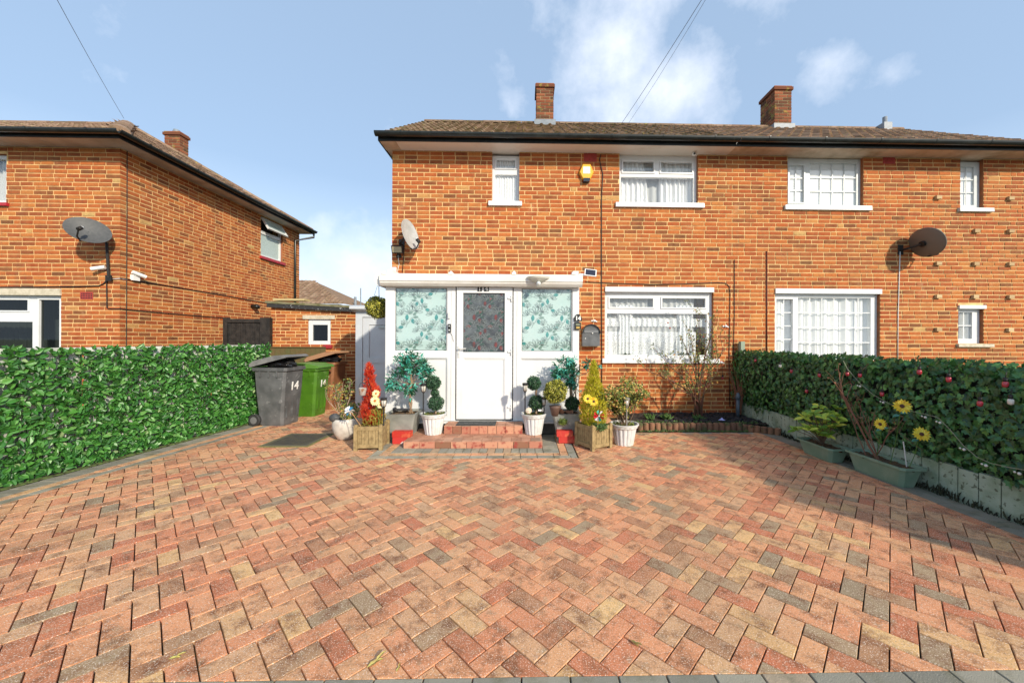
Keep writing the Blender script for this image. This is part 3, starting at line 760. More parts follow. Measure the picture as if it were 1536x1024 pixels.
q = MB(); q.box(exl, ex, ey, NY + .2, EZ, EZ + .02); q.box(NX - .2, ex, NY + .2, eyb, EZ, EZ + .02); obj('soffit', q, mat('grey_soffit', (.62, .58, .52), .7, (.45, .4, .33), 3), nh, True)
q = MB(); q.box(exl, ex + .02, ey - .02, ey, EZ - .015, ZE + .04); q.box(ex, ex + .02, ey, eyb, EZ - .015, ZE + .04); obj('fascia', q, GUTTER, nh, True)
q = MB(); gutter(q, (exl, ey - .022, ZE + .02), (ex + .1, ey - .022, ZE + .02), (0, -1, 0)); gutter(q, (ex + .022, ey - .1, ZE + .02), (ex + .022, eyb, ZE + .02), (1, 0, 0)); obj('gutter', q, GUTTER, nh, True)
q = MB(); q.tube([(ex + .08, eyb - .1, ZE - .05), (ex + .08, eyb - .1, EZ - .12), (NX + .05, NYB - .08, EZ - .32), (NX + .05, NYB - .08, 0)], .035, 8); obj('downpipe', q, GUTTER, nh, True, smooth=True)
q = MB(); p = P(441, 335, 12.5); q.tube([(p.x, 12.3, 4.6), (p.x, 12.3, P(441, 327, 12.3).z)], .05, 8); obj('vent_pipe', q, LEAD, nroof, True)
# front windows of neighbour
window(nh, NY, NW[0], [(-50, 2, 236, 299, 'f', 1, 1)], sill=(-64, 15, 304, 309, 1), red=True, curtain=net_full(SHEER), label='upstairs window at the frame edge with red sill')
window(nh, NY, NW[1], [(-60, 36, 449, 465, 'o', 1, 1), (-60, 42, 482, 552, 'f', 1, 1), (53, 84, 449, 552, 'o', 1, 1)], head=(-85, 93, 433, 442, 1), glass=PANED, label='dark glazed downstairs window beside the leafy fence', curtain=net_full(SHEER, .5))
# side window with open top light
q = MB(); yy = V((0, 1, 0)); q.slab((NX - .05, s_y0, s_z0), yy, X1, V((1, 0, 0)), s_y1 - s_y0, s_z1 - s_z0, [(.06, s_y1 - s_y0 - .06, .06, (s_z1 - s_z0) * .58), (.04, s_y1 - s_y0 - .04, (s_z1 - s_z0) * .66, s_z1 - s_z0 - .04)], .06)
sw = obj('window', q, UPVC, nh, True, label='side window with its top light propped open')
q = MB(); q.box(NX - .08, NX - .078, s_y0 + .05, s_y1 - .05, s_z0 + .05, s_z0 + (s_z1 - s_z0) * .6); obj('pane', q, FROST, sw, True)
q = MB(); q.box(NX - .3, NX - .29, s_y0, s_y1, s_z0, s_z1); obj('blind', q, DARKROOM, sw, True)  # dark backing sheet, no real blind; its colour stands in for the unlit room
q = MB(); T = Matrix.Translation((NX - .02, 0, s_z1 - .03)) @ Matrix.Rotation(R(-32), 4, 'Y')
hh = (s_z1 - s_z0) * .34
q.box(-.02, .02, s_y0 + .04, s_y0 + .09, -hh, 0, T=T); q.box(-.02, .02, s_y1 - .09, s_y1 - .04, -hh, 0, T=T); q.box(-.02, .02, s_y0 + .09, s_y1 - .09, -.05, 0, T=T); q.box(-.02, .02, s_y0 + .09, s_y1 - .09, -hh, -hh + .05, T=T)
cs_ = obj('casement', q, UPVC, sw, True)
q = MB(); q.box(-.003, .003, s_y0 + .09, s_y1 - .09, -hh + .05, -.05, T=T); obj('pane', q, FROST, cs_, True)
q = MB(); q.box(NX - .04, NX + .06, s_y0 - .05, s_y1 + .05, s_z0 - .07, s_z0); obj('sill', q, REDTILE, sw, True)
# air brick, cables
q = MB(); a = P(121, 449, NY); b = P(140, 438, NY); q.box(a.x, b.x, NY - .01, NY, a.z, b.z, 0)
for i in range(7):
    for j in range(3):
        x = a.x + .02 + i * .028; z = a.z + .018 + j * .034; q.box(x, x + .016, NY - .0105, NY - .0102, z, z + .02, 1)
obj('air_brick', q, [VB, CABLE], nh, True)
def ncab(pts, rad, mt, fr, sidepts=()):
    q = MB(); L = [V((P(u, v, NY).x, NY - .015, P(u, v, NY).z)) for (u, v) in pts]
    if sidepts: L.append(V((NX + .015, NY - .015, SP(*sidepts[0]).z)))
    L += [V((NX + .015, SP(u, v).y, SP(u, v).z)) for (u, v) in sidepts]
    q.tube(L, rad, 6); obj('cable', q, mt, nh, True, smooth=True)
ncab([(-60, 431), (40, 431), (120, 430), (150, 429), (158, 425), (162, 419)], .011, CABLE, 0)
ncab([(162, 419)], .007, WCABLE, 0, [(183, 418.5), (197, 420)])
ncab([], .010, CABLE, 0, [(197, 420), (240, 427), (300, 437), (402, 455)])
ncab([(161.5, 420), (162, 462), (165, 463)], .009, CABLE, 0, [(183, 463.5), (250, 470), (336, 477)])
q = MB(); p = SP(189, 400); q.tube([(NX + .012, p.y, .0), (NX + .012, p.y, EZ)], .006, 6); obj('cable', q, CABLE, nh, True)
q = MB(); p = SP(378, 459.5); q.tube([(NX, p.y, p.z), (NX + .12, p.y, p.z), (NX + .16, p.y, p.z - .04)], .06, 10); obj('flue_pipe', q, GUTTER, nh, True, smooth=True)

# ================================================================== outbuilding, gates, far house between the houses
OY = 8.6
ox0, ox1 = P(407, 480, OY).x, P(545, 480, OY).x
ob = thing('brick_outbuilding', 'low flat-roofed brick outbuilding with one small window between the houses', 'outbuilding', (ox0, OY, 0))
mb = MB(); zt = P(470, 459, OY).z
orect = (462, 496, 479, 517)
brick_wall(mb, (ox0, OY, 0), X0, Y0, ox1 - ox0, zt, [hole(orect, OY, ox0)], 41)
mb.box(ox0, ox0 + .2, OY + .3, OY + 3, 0, zt, 1); mb.box(ox1 - .2, ox1, OY + .3, OY + 3, 0, zt, 1); mb.box(ox0, ox1, OY + 3, OY + 3.2, 0, zt, 1)
obj('wall', mb, [BRICK, MORTAR, REVEAL], ob, True)
q = MB(); za, zb = P(402, 455, OY).z, P(535, 463, OY).z
q.extrude([(0, 0), (0, .05), (3.4, .12), (3.4, .07)], (ox0 - .08, OY - .1, za), (ox1 + .05, OY - .1, zb), V((0, 1, 0)), V((0, 0, 1)), 0)
q.extrude([(0, 0), (0, -.09), (.02, -.09), (.02, 0)], (ox0 - .05, OY - .085, za), (ox1 + .05, OY - .085, zb), V((0, 1, 0)), V((0, 0, 1)), 1)
obj('roof', q, [mat('mossy_felt', (.22, .20, .12), .95, (.12, .12, .05), 8), mat('wet_felt_edge', (.03, .03, .03), .6, (.5, .5, .5), 30, .62, .7)], ob, True)
q = MB(); a = P(402, 459, OY - .2); q.box(a.x + .05, a.x + .75, OY - .12, OY + .1, za + .055, za + .1, 0, .5); obj('loose_board', q, mat('pale_board', (.5, .4, .2), .8), ob, True)
window(ob, OY, orect, [(468.5, 491, 487, 511, 'f', 1, 1)], head=(455, 503, 473, 478.5, 1), recess=.02, glass=PANED, label=None)
q = MB(); a = P(468.5, 487, OY); b = P(491, 483, OY); q.box(a.x, b.x, OY + .05, OY + .06, a.z, b.z + .02); obj('blind', q, UPVC, ob, True)
q = MB(); a = P(486, 522, OY); b = P(499, 517, OY); q.box(a.x, b.x, OY - .05, OY, a.z, b.z); obj('sill', q, REDTILE, ob, True)
# dark gate
DWOOD = mat('black_stained_wood', (.012, .011, .01), .7, (.035, .03, .026), 10, bmp=.3)
g0, g1 = P(337, 480, OY - .05).x, P(407, 480, OY - .05).x; gz = P(370, 477, OY - .05).z
gt = thing('wooden_gate', 'black stained boarded gate beside the left house', 'gate', (g0, OY - .05, 0))
q = MB(); n = 9
for i in range(n):
    a = g0 + .05 + (g1 - g0 - .1) * i / n; b = g0 + .05 + (g1 - g0 - .1) * (i + 1) / n; q.box(a + .003, b - .003, OY - .06, OY - .035, .04, gz - .03)
obj('board_panel', q, DWOOD, gt, True)
q = MB(); q.box(g0, g0 + .09, OY - .1, OY - .0, 0, gz + .01); obj('post', q, DWOOD, gt, True)
q = MB(); q.box(g1 - .22, g1, OY - .1, OY - .0, 0, gz + .01); obj('post', q, DWOOD, gt, True)
q = MB(); q.box(g0 + .09, g1 - .22, OY - .09, OY - .061, gz - .1, gz - .02); obj('top_rail', q, DWOOD, gt, True)
# brown fence panel
BW_ = mat('mossy_brown_fence', (.13, .085, .03), .85, (.09, .10, .03), 6, .4, .7, bmp=.4)
FYN = 8.15; f0_, f1_ = P(405, 530, FYN).x, P(488, 530, FYN).x; fz = P(450, 520, FYN).z
ft = thing('wooden_fence', 'low mossy brown board fence below the small outbuilding window', 'fence', (f0_, FYN, 0))
q = MB(); n = 11
for i in range(n): q.box(f0_ + (f1_ - f0_) * i / n + .002, f0_ + (f1_ - f0_) * (i + 1) / n - .002, FYN, FYN + .018, 0, fz - .02, 0)
obj('board_panel', q, BW_, ft, True); q = MB(); q.box(f0_, f1_, FYN - .02, FYN + .03, fz - .02, fz); obj('capping', q, BW_, ft, True)
# side door in pale grey
SDY = 7.45; d0 = P(534, 500, SDY).x; dz = P(555, 468, SDY).z
sdm = mat('pale_grey_upvc', (.60, .63, .66), .35, (.52, .54, .57), 2)
sd = thing('side_door', 'pale grey panelled side door with letter slot left of the porch', 'door', (d0, SDY, 0))
q = MB(); q.box(d0, d0 + .13, SDY - .02, SDY + .08, 0, dz); q.box(d0 + .13, -2.5, SDY - .02, SDY + .08, dz - .1, dz); obj('frame', q, sdm, sd, True)
q = MB(); q.slab((d0 + .135, SDY + .0, .02), X0, X1, Y0, 1.0, dz - .13, [(.12, .88, .1, .9), (.12, .88, 1.0, dz - .27)], .05); q.box(d0 + .2, d0 + 1.1, SDY + .02, SDY + .04, .1, dz - .15); dleaf = obj('door_leaf', q, sdm, sd, True)
q = MB(); a = P(568, 492, SDY); q.box(a.x, a.x + .26, SDY - .015, SDY + .01, a.z, a.z + .05); obj('letter_slot', q, mat('brushed_metal', (.35, .35, .34), .3, metal=.8), dleaf, True)
q = MB(); zc = P(540, 459, SDY - .1).z
q.extrude([(.0, 0), (-.16, .05), (-.16, .1), (-.05, .13), (.3, .13), (.3, 0)], (d0 - .06, SDY, dz), (-2.45, SDY, dz), V((0, 1, 0)), V((0, 0, 1))); obj('canopy', q, sdm, sd, True)
q = MB(); a = P(540, 463, 8.2); q.extrude([(0, 0), (.0, .04), (2, .5), (2, .46)], (a.x + .15, 8.2, a.z + .05), (-2.5, 8.2, a.z + .35), V((0, 1, 0)), V((0, 0, 1))); obj('lean_to_roof', q, GUTTER, sd, True)
# far house roof
fh = thing('far_house', 'distant house with brown hipped tiled roof seen between the two houses', 'house', P(455, 520, 26))
a = P(400, 455, 26); pk = P(455, 417, 29); e1 = P(512, 457, 26)
q = MB(); q.box(a.x, e1.x - .3, 26.3, 33, 0, a.z, 0); obj('wall', q, MORTAR, fh, True)
q = MB(); zz = a.z; xl, xr = a.x - 6, e1.x + .2; pz = P(455, 421, 29.5).z; px = P(470, 421, 29.5).x
Sx = V((0, 1, (pz - zz) / 3.5)).normalized(); Nx_ = V((0, -(pz - zz) / 3.5, 1)).normalized()
tiles(q, (xl, 26, zz), X0, Sx, Nx_, xr - xl, (V((0, 3.5, pz - zz))).length, inside=lambda a_, s: a_ < (xr - xl) - s * (xr - px) / V((0, 3.5, pz - zz)).length, tw=.3, gauge=.34)
q.poly([(xl, 26, zz), (xr, 26, zz), (px, 29.5, pz), (xl, 29.5, pz)]); q.poly([(xr, 26, zz), (xr, 33, zz), (px, 29.5, pz)]); obj('roof', q, TILE2, fh, True)
q = MB(); p = P(513, 455, 26); q.tube([(p.x, 28, zz - 1), (p.x, 28, P(513, 445, 28).z)], .1, 6); obj('vent_pipe', q, LEAD, fh, True)
q = MB(); p = P(541, 455, 20); q.tube([(p.x, 20, 0), (p.x, 20, P(541, 432, 20).z)], .03, 6); z = P(541, 432, 20).z
obj('aerial_pole', q, LEAD, None, label='thin distant aerial pole standing above the side door', cat='pole')

# ================================================================== porch
PY = 5.5
ox, xr = P(578, 520, PY).x, P(868.5, 520, PY).x
pz0, pz1 = .2, P(720, 428, PY).z
porch = thing('porch', 'white glazed porch with leaf-patterned side panels around the front door', 'porch', (ox, PY, 0))
def xq(u): return P(u, 520, PY).x
def zq(v): return P(725, v, PY).z
MINT = mat('mint_film', (.46, .62, .58), .25, (.54, .66, .63), 2.2, .35, .7, spec=.6)
TEAL = mat('teal_print', (.05, .30, .27), .4, (.03, .20, .2), 30); GREYLN = mat('grey_print', (.27, .36, .34), .5); SAGE = mat('sage_print', (.20, .31, .26), .5, (.12, .22, .19), 30)
gl = {}
holes = [(xq(591) - ox, xq(671) - ox, zq(527.5) - pz0, zq(431) - pz0), (xq(592) - ox, xq(671) - ox, .06, zq(537) - pz0),
         (xq(683) - ox, xq(770) - ox, .0, zq(430) - pz0),
         (xq(781) - ox, xq(859) - ox, zq(527.5) - pz0, zq(431) - pz0), (xq(781) - ox, xq(860) - ox, .06, zq(537) - pz0)]
q = MB(); q.slab((ox, PY, pz0), X0, X1, Y0, xr - ox, pz1 - pz0, holes, .07)
for u in (677.5, 776): q.box(xq(u) - .004, xq(u) + .004, PY - .008, PY, pz0, pz1 - .01)   # cover strips on the joints
for hh in (holes[0], holes[1], holes[3], holes[4]):
    e = .014; q.slab((ox + hh[0], PY + .012, pz0 + hh[2]), X0, X1, Y0, hh[1] - hh[0], hh[3] - hh[2], [(e, hh[1] - hh[0] - e, e, hh[3] - hh[2] - e)], .02)
q.box(ox, ox + .07, PY + .07, FY - .001, pz0, 2.42); q.box(xr - .07, xr, PY + .07, FY - .001, pz0, 2.42)
frame = obj('frame', q, UPVC, porch, True)
for hh in (holes[1], holes[4]):
    q = MB(); q.box(ox + hh[0], ox + hh[1], PY + .03, PY + .05, pz0 + hh[2], pz0 + hh[3]); obj('lower_panel', q, UPVC, porch, True)
q = MB(); q.extrude([(-.04, 0), (-.04, .025), (.07, .035), (.07, 0)], (ox - .03, PY, pz0 - .035), (xr + .03, PY, pz0 - .035), V((0, 1, 0)), V((0, 0, 1))); obj('sill', q, UPVC, porch, True)
q = MB(); q.box(ox + .03, xr - .03, PY + .02, FY - .05, 0, pz0 - .036); obj('plinth', q, mat('dark_plinth', (.16, .15, .13), .9, (.08, .08, .07), 7, bmp=.3), porch, True)
def motif(mb, x, z, s, y, W=(0, 1, 2), mir=1):
    """one printed spray: leaves, stem, open flowers in outline"""
    def pt(a, b): return V((x + a * s * mir, y, z + b * s))
    def lf(a, b, ang, L, w_, m):
        d = V((math.cos(ang), math.sin(ang))); n = V((-d.y, d.x)); P_ = []
        for t, k in ((0, 0), (.25, .8), (.5, 1), (.75, .75), (1, 0), (.75, -.75), (.5, -1), (.25, -.8)):
            e = V((a, b)) + d * (L * t) + n * (w_ * .5 * k); P_.append(pt(e.x, e.y))
        mb.poly(P_, m)
    def line(pts, wd, m):
        for i in range(len(pts) - 1):
            a = V(pts[i]); b = V(pts[i + 1]); d = (b - a)
            if d.length < 1e-6: continue
            n = V((-d.y, d.x)).normalized() * wd
            p_ = [a + n, a - n, b - n, b + n]; mb.poly([pt(*e) - V((0, .0004 * (i % 3), 0)) for e in p_], m)
    def arc(a, b, ang, L, bow, m, wd=.008):
        d = V((math.cos(ang), math.sin(ang))); n = V((-d.y, d.x)); P_ = []
        for k in range(7):
            t = k / 6; e = V((a, b)) + d * (L * t) + n * (bow * math.sin(math.pi * t)); P_.append((e.x, e.y))
        line(P_, wd, m)
    def flower(a, b, rot, L, m, n_=5):
        for k in range(n_):
            an = rot + (k - (n_ - 1) / 2) * .55; arc(a, b, an, L, .07 * L * 4 * .6, m); arc(a, b, an, L, -.07 * L * 4 * .6, m)
    st = [(-.05, -.42), (0, -.3), (.1, -.18), (.16, -.05), (.3, .02), (.36, .12)]
    line(st, .013, W[1])
    lf(.02, .0, R(-85), .26, .13, W[0]) if False else lf(.0, .12, R(-92), .27, .14, W[0])
    lf(.2, -.06, R(-70), .22, .15, W[0]); lf(.25, -.02, R(12), .22, .10, W[2]); lf(.24, .06, R(48), .24, .10, W[2]); lf(.08, .12, R(38), .2, .10, W[2]); lf(-.14, -.40, R(190), .24, .14, W[0]); lf(-.1, -.34, R(150), .18, .10, W[2])
    flower(.12, .16, R(95), .34, W[1], 6); flower(.36, .22, R(60), .28, W[1], 5); flower(-.2, .1, R(130), .24, W[1], 4)
    flower(-.12, -.3, R(80), .2, W[1], 4); flower(.42, -.3, R(90), .22, W[1], 4); line([(.36, .05), (.5, -.08), (.55, -.12)], .008, W[1]); line([(.42, -.3), (.43, -.5)], .006, W[1])
def film(name, hh, cols, y, s=.36, px=.43, pz=.49, bgmat=None, ph=0):
    q = MB(); x0, x1, z0, z1 = ox + hh[0], ox + hh[1], pz0 + hh[2], pz0 + hh[3]
    if bgmat is not None: q.box(x0, x1, y + .004, y + .01, z0, z1, 3)
    tmp = MB(); i = 0
    x = x0 - .25 + ph
    while x < x1 + .2:
        z = z1 + .05
        while z > z0 - .3:
            motif(tmp, x, z, s, y, (0, 1, 2)); motif(tmp, x + px * .5, z - pz * .5, s * .9, y, (0, 1, 2), -1 if (i % 2) else 1)
            z -= pz; i += 1
        x += px
    for f, mi in zip(tmp.f, tmp.m):
        pts = [(tmp.v[k][0], tmp.v[k][2]) for k in f]
        pc = clip(pts, [((1, 0), x0 + .012), ((-1, 0), -x1 + .012), ((0, 1), z0 + .012), ((0, -1), -z1 + .012)])
        if len(pc) >= 3: q.poly([(a, y - .0006 * mi + .001 * (hash((round(a, 2), mi)) % 1), b) for a, b in pc], mi)
    return q
for hh in (holes[0], holes[3]):
    q = film('f', hh, None, PY + .028, bgmat=1)
    obj('patterned_panel', q, [TEAL, GREYLN, SAGE, MINT], porch, True)
q = MB()
for hh in (holes[0], holes[3]):
    e = .007; q.slab((ox + hh[0] + .0145, PY + .016, pz0 + hh[2] + .0145), X0, X1, Y0, hh[1] - hh[0] - .029, hh[3] - hh[2] - .029, [(e, hh[1] - hh[0] - .029 - e, e, hh[3] - hh[2] - .029 - e)], .012)
    obj('gasket', q, mat('rubber_gasket', (.08, .08, .08), .6) if 'rubber_gasket' not in bpy.data.materials else bpy.data.materials['rubber_gasket'], porch, True); q = MB()
for hh in (holes[0], holes[3]):
    q = MB(); q.poly([(ox + hh[0] + .012, PY + .0175, pz0 + hh[2] + .012), (ox + hh[1] - .012, PY + .0175, pz0 + hh[2] + .012), (ox + hh[1] - .012, PY + .0175, pz0 + hh[3] - .012), (ox + hh[0] + .012, PY + .0175, pz0 + hh[3] - .012)]); obj('glass', q, PANE, porch, True)
# gutter-fascia of the porch roof
GY = PY - .13
ga, gb = P(563, 420, GY).x, P(874, 420, GY).x; gz1, gz0 = P(720, 411, GY).z, P(720, 429, GY).z
q = MB()
q.extrude([(0, 0), (-.02, .0), (-.05, .03), (-.06, .045), (-.06, .055), (-.075, .07), (-.075, gz1 - gz0 - .03), (-.06, gz1 - gz0 - .028), (-.06, gz1 - gz0), (.02, gz1 - gz0), (.02, 0)], (ga + .06, GY + .06, gz0), (gb, GY + .06, gz0), V((0, 1, 0)), V((0, 0, 1)))
q.extrude([(0, 0), (.02, .0), (.05, .03), (.06, .045), (.06, .055), (.075, .07), (.075, gz1 - gz0 - .03), (.06, gz1 - gz0 - .028), (.06, gz1 - gz0), (-.02, gz1 - gz0), (-.02, 0)], (ga + .035, GY + .06, gz0 + .002), (ga + .035, FY - .02, gz0 + .002), V((-1, 0, 0)), V((0, 0, 1)))
q.box(ga + .07, gb - .02, PY - .05, PY + .06, pz1, gz1 - .02)
pg = obj('gutter', q, mat('cream_white_upvc', (.80, .79, .74), .35, (.70, .68, .62), 4), porch, True)
q = MB()
for u in (576, 676, 771, 861):
    q = MB(); p = P(u, 409.5, GY); q.box(p.x - .03, p.x + .03, GY - .01, GY + .1, p.z - .02, p.z + .012); q.ball((p.x, GY + .02, p.z + .012), .022, n=8, k=5)
    obj('roof_clip', q, UPVC, porch, True)
q = MB(); q.extrude([(0, 0), (0, .02), (FY - GY - .1, .17), (FY - GY - .1, .15)], (ga + .08, GY + .08, gz1 - .03), (gb - .02, GY + .08, gz1 - .03), V((0, 1, 0)), V((0, 0, 1))); obj('roof', q, mat('polycarbonate', (.7, .72, .7), .4), porch, True)
# front door
dx0, dx1 = xq(685), xq(768.5); dzt = zq(431)
door = MB(); gx0, gx1, gz_0, gz_1 = xq(694.5) - dx0, xq(757) - dx0, zq(528) - .225, zq(439.5) - .225
lx0, lx1, lz0, lz1 = xq(695) - dx0, xq(757) - dx0, .09, zq(537) - .225
door.slab((dx0, PY - .012, .225), X0, X1, Y0, dx1 - dx0, dzt - .225, [(gx0, gx1, gz_0, gz_1), (lx0, lx1, lz0, lz1)], .06)
door.box(dx0 + lx0, dx0 + lx1, PY + .006, PY + .03, .225 + lz0, .225 + lz1)
e = .016
door.slab((dx0 + lx0, PY - .004, .225 + lz0), X0, X1, Y0, lx1 - lx0, lz1 - lz0, [(e, lx1 - lx0 - e, e, lz1 - lz0 - e)], .012)
dr = obj('door', door, UPVC, porch, True)
DRED = mat('dark_red_print', (.20, .05, .05), .35, (.09, .05, .05), 18); DGR = mat('dark_green_print', (.05, .09, .08), .35); DLN = mat('pale_line_print', (.20, .23, .23), .35)
DBG = mat('dark_film', (.055, .062, .07), .15, (.13, .15, .16), 7, .4, .65)
hh = (gx0 + dx0 - ox, gx1 + dx0 - ox, gz_0 + .225 - pz0, gz_1 + .225 - pz0)
q = film('f', hh, None, PY + .016, s=.33, px=.32, pz=.40, bgmat=1, ph=.09)
dg = obj('glazing', q, [DRED, DLN, DGR, DBG], dr, True)
HM = mat('pale_handle', (.75, .74, .70), .25, metal=.3)
q = MB(); hx = xq(688.5); hz = zq(523); q.box(hx - .013, hx + .013, PY - .022, PY - .013, hz - .13, hz + .04); q.tube([(hx, PY - .02, hz), (hx, PY - .055, hz), (hx + .11, PY - .06, hz + .004)], .009, 8); q.tube([(hx, PY - .022, hz - .07), (hx, PY - .03, hz - .07)], .012, 10); obj('handle', q, HM, dr, True)
for v in (447, 527, 610):
    q = MB(); z = zq(v); x = xq(766); q.box(x - .04, x + .02, PY - .03, PY - .013, z - .012, z + .012); q.box(x + .005, x + .02, PY - .035, PY - .013, z - .05, z + .035)
    obj('hinge', q, UPVC, dr, True)

def text_mesh(s, size, mt, T, name, parent, ext=.002, bold=.0):
    cu = bpy.data.curves.new('t', 'FONT'); cu.body = s; cu.size = size; cu.extrude = ext; cu.offset = bold; cu.align_x = 'CENTER'; cu.align_y = 'CENTER'; cu.resolution_u = 3
    to = bpy.data.objects.new('t', cu); COL.objects.link(to); bpy.context.view_layer.update()
    me = bpy.data.meshes.new_from_object(to.evaluated_get(bpy.context.evaluated_depsgraph_get()))
    bpy.data.objects.remove(to); me.transform(ROOTM[parent.name].inverted() @ T); me.materials.clear(); me.materials.append(mt)
    me.name = name; o = bpy.data.objects.new(name, me); COL.objects.link(o); o.parent = parent; ROOTM[o.name] = ROOTM[parent.name]; return o
FRT = Matrix(((1, 0, 0, 0), (0, 0, -1, 0), (0, 1, 0, 0), (0, 0, 0, 1)))   # text plane -> facing -Y
BLK = mat('black_plate', (.012, .012, .012), .4); WHT = mat('white_lettering', (.85, .85, .82), .5)
for (u0, u1, ch) in ((716.5, 723, '1'), (726.5, 733.5, '4')):
    a = P(u0, 436.5, PY); b = P(u1, 430.5, PY); q = MB(); q.box(a.x, b.x, PY - .02, PY - .0125, a.z - .005, b.z + .003)
    pl = obj('number_plate', q, BLK, dr, True)
    c = (a + b) / 2; text_mesh(ch, .085, WHT, Matrix.Translation((c.x, PY - .021, c.z)) @ FRT, 'digit', pl, .001, .002)

# ================================================================== steps + mat
st = thing('doorstep', 'two-tier block-paved doorstep in front of the porch door', 'step', (SX0, SY, 0))
REDP = mat('step_paint', (.5, .2, .12), .8, stops=[(0, (.24, .11, .06)), (.3, (.48, .19, .12)), (1, (.56, .28, .17))], col2=(.30, .05, .035), scale=13, lo=.52, hi=.66, bmp=.4, bscale=200)
TREAD = mat('step_tread', (.5, .25, .15), .8, stops=[(0, (.28, .2, .14)), (.3, (.50, .24, .15)), (1, (.56, .31, .2))], col2=(.36, .17, .10), scale=8, bmp=.4, bscale=200)
q = MB(); q.box(SX0 + .01, SX1 - .01, SY + .01, PY - .04, 0, .07, 2)
x = SX0
while x < SX1 - .02:
    w_ = min(.2, SX1 - x); q.box(x + .003, x + w_ - .003, SY, SY + .1, 0, .0, 0, rnd()) if False else q.box(x + .003, x + w_ - .003, SY, SY + .198, 0, .079, 0, rnd()); x += .2
x = SX0 + .1
paver_m = MB()
q2 = MB()
x = SX0 + .1
while x < SX1 - .1:
    paver(q2, [(x + .002, SY + .012), (x + .125, SY + .012), (x + .125, SY + .2), (x + .002, SY + .2)], 0, rnd(), .086, dep=.01); x += .127
for (xa, xb) in ((SX0, SX0 + .1), (SX1 - .1, SX1)):
    y = SY
    while y < PY - .1: paver(q2, [(xa + .002, y + .003), (xb - .002, y + .003), (xb - .002, y + .197), (xa + .002, y + .197)], 0, rnd(), .086, dep=.06); y += .2
y = SY + .2
while y < PY - .15:
    x = SX0 + .1 + ru(0, .1) - .1
    while x < SX1 - .1:
        xa, xb = max(x, SX0 + .1) + .002, min(x + .2, SX1 - .1) - .002
        if xb > xa + .02: paver(q2, [(xa, y + .002), (xb, y + .002), (xb, y + .098), (xa, y + .098)], 0, rnd(), .086, dep=.02)
        x += .2
    y += .1
lo_ = obj('lower_step', q, [REDP, TREAD, JOINT], st, True); obj('tread', q2, TREAD, lo_, True)
ux0, ux1, uy = P(666, 645, 5.18).x, P(784, 645, 5.18).x, 5.17
q = MB(); q.box(ux0 + .01, ux1 - .01, uy + .01, PY - .042, .087, .19, 2); n = 9; wq = (ux1 - ux0) / n
for i in range(n): q.box(ux0 + i * wq + .003, ux0 + (i + 1) * wq - .003, uy, uy + .1, .087, .192, 0, rnd())
q2 = MB()
for i in range(n): paver(q2, [(ux0 + i * wq + .002, uy - .002), (ux0 + (i + 1) * wq - .002, uy - .002), (ux0 + (i + 1) * wq - .002, uy + .2), (ux0 + i * wq + .002, uy + .2)], 0, rnd(), .2, dep=.008)
for i in range(n): paver(q2, [(ux0 + i * wq + .002, uy + .203), (ux0 + (i + 1) * wq - .002, uy + .203), (ux0 + (i + 1) * wq - .002, PY - .045), (ux0 + i * wq + .002, PY - .045)], 0, rnd(), .2, dep=.008)
up_ = obj('upper_step', q, [REDP, TREAD, JOINT], st, True); obj('tread', q2, TREAD, up_, True)
q = MB(); a = P(684, 637, uy + .02).x; b = P(743, 637, uy + .02).x
q.box(a, b, uy + .0, PY - .07, .2005, .212); 
for i in range(22): q.box(a + .02 + (b - a - .04) * i / 22, a + .02 + (b - a - .04) * (i + .5) / 22, uy + .02, PY - .09, .212, .214, 0)
lp = V(((a + b) / 2, uy + .14, .2))
dm = obj('doormat', q, mat('dark_rubber', (.035, .037, .036), .8, (.06, .06, .058), 20), None, label='dark ribbed doormat on the upper step', cat='doormat', loc=lp)
q = MB()
for k in range(3): q.box(a + .1 + k * .07, a + .15 + k * .07, uy + .1, uy + .115, .2145, .2155); q.box(a + .35 + k * .06, a + .39 + k * .06, uy + .16, uy + .175, .2145, .2155)
obj('worn_pattern', q, mat('mat_wear', (.16, .16, .15), .8), dm, True)

# ================================================================== hedges and fences at the sides
LEAFG = mat('artificial_leaf', (.05, .14, .03), .42, stops=[(0, (.022, .09, .016)), (.5, (.045, .19, .028)), (.85, (.09, .28, .045)), (.97, (.17, .38, .10)), (1, (.34, .46, .22))], spec=.6, transl=.12)
IVY = mat('ivy_leaf', (.03, .08, .03), .4, stops=[(0, (.014, .06, .016)), (.5, (.035, .13, .03)), (.85, (.07, .21, .045)), (1, (.14, .32, .07))], spec=.55, transl=.1)
SLAT = mat('pale_slat', (.70, .72, .66), .8, (.38, .40, .36), 9, bmp=.2)
TWIG = mat('twig', (.20, .13, .08), .85, (.11, .07, .045), 20)
lf = thing('leafy_fence', 'glossy artificial leaf screening over a pale slatted fence along the left edge', 'fence', (LXB(3.6), 3.6, 0))
YA0, YA1 = 1.2, 6.62
q = MB(); y = YA0
while y < YA1:
    x = LXB(y) - .035; q.box(x - .02, x, y, y + .11, .02, 1.25, 0); y += .165
obj('slats', q, SLAT, lf, True)
q = MB()
for z in (.3, 1.0, 1.255): q = MB(); q.extrude([(-.05, -.03), (.0, -.03), (.0, .03), (-.05, .03)], (LXB(YA0) - .06, YA0, z), (LXB(YA1) - .06, YA1, z), V((1, 0, 0)), V((0, 0, 1))); obj('rail', q, SLAT, lf, True)
q = MB(); y = YA0
while y < YA1 - .1:
    q.box(LXB(y) - .11, LXB(y) - .095, y, y + .298, .02, 1.24); y += .3
obj('back_boards', q, mat('pale_back_board', (.62, .66, .56), .85, (.40, .45, .34), 4), lf, True)
q = MB(); y = YA0
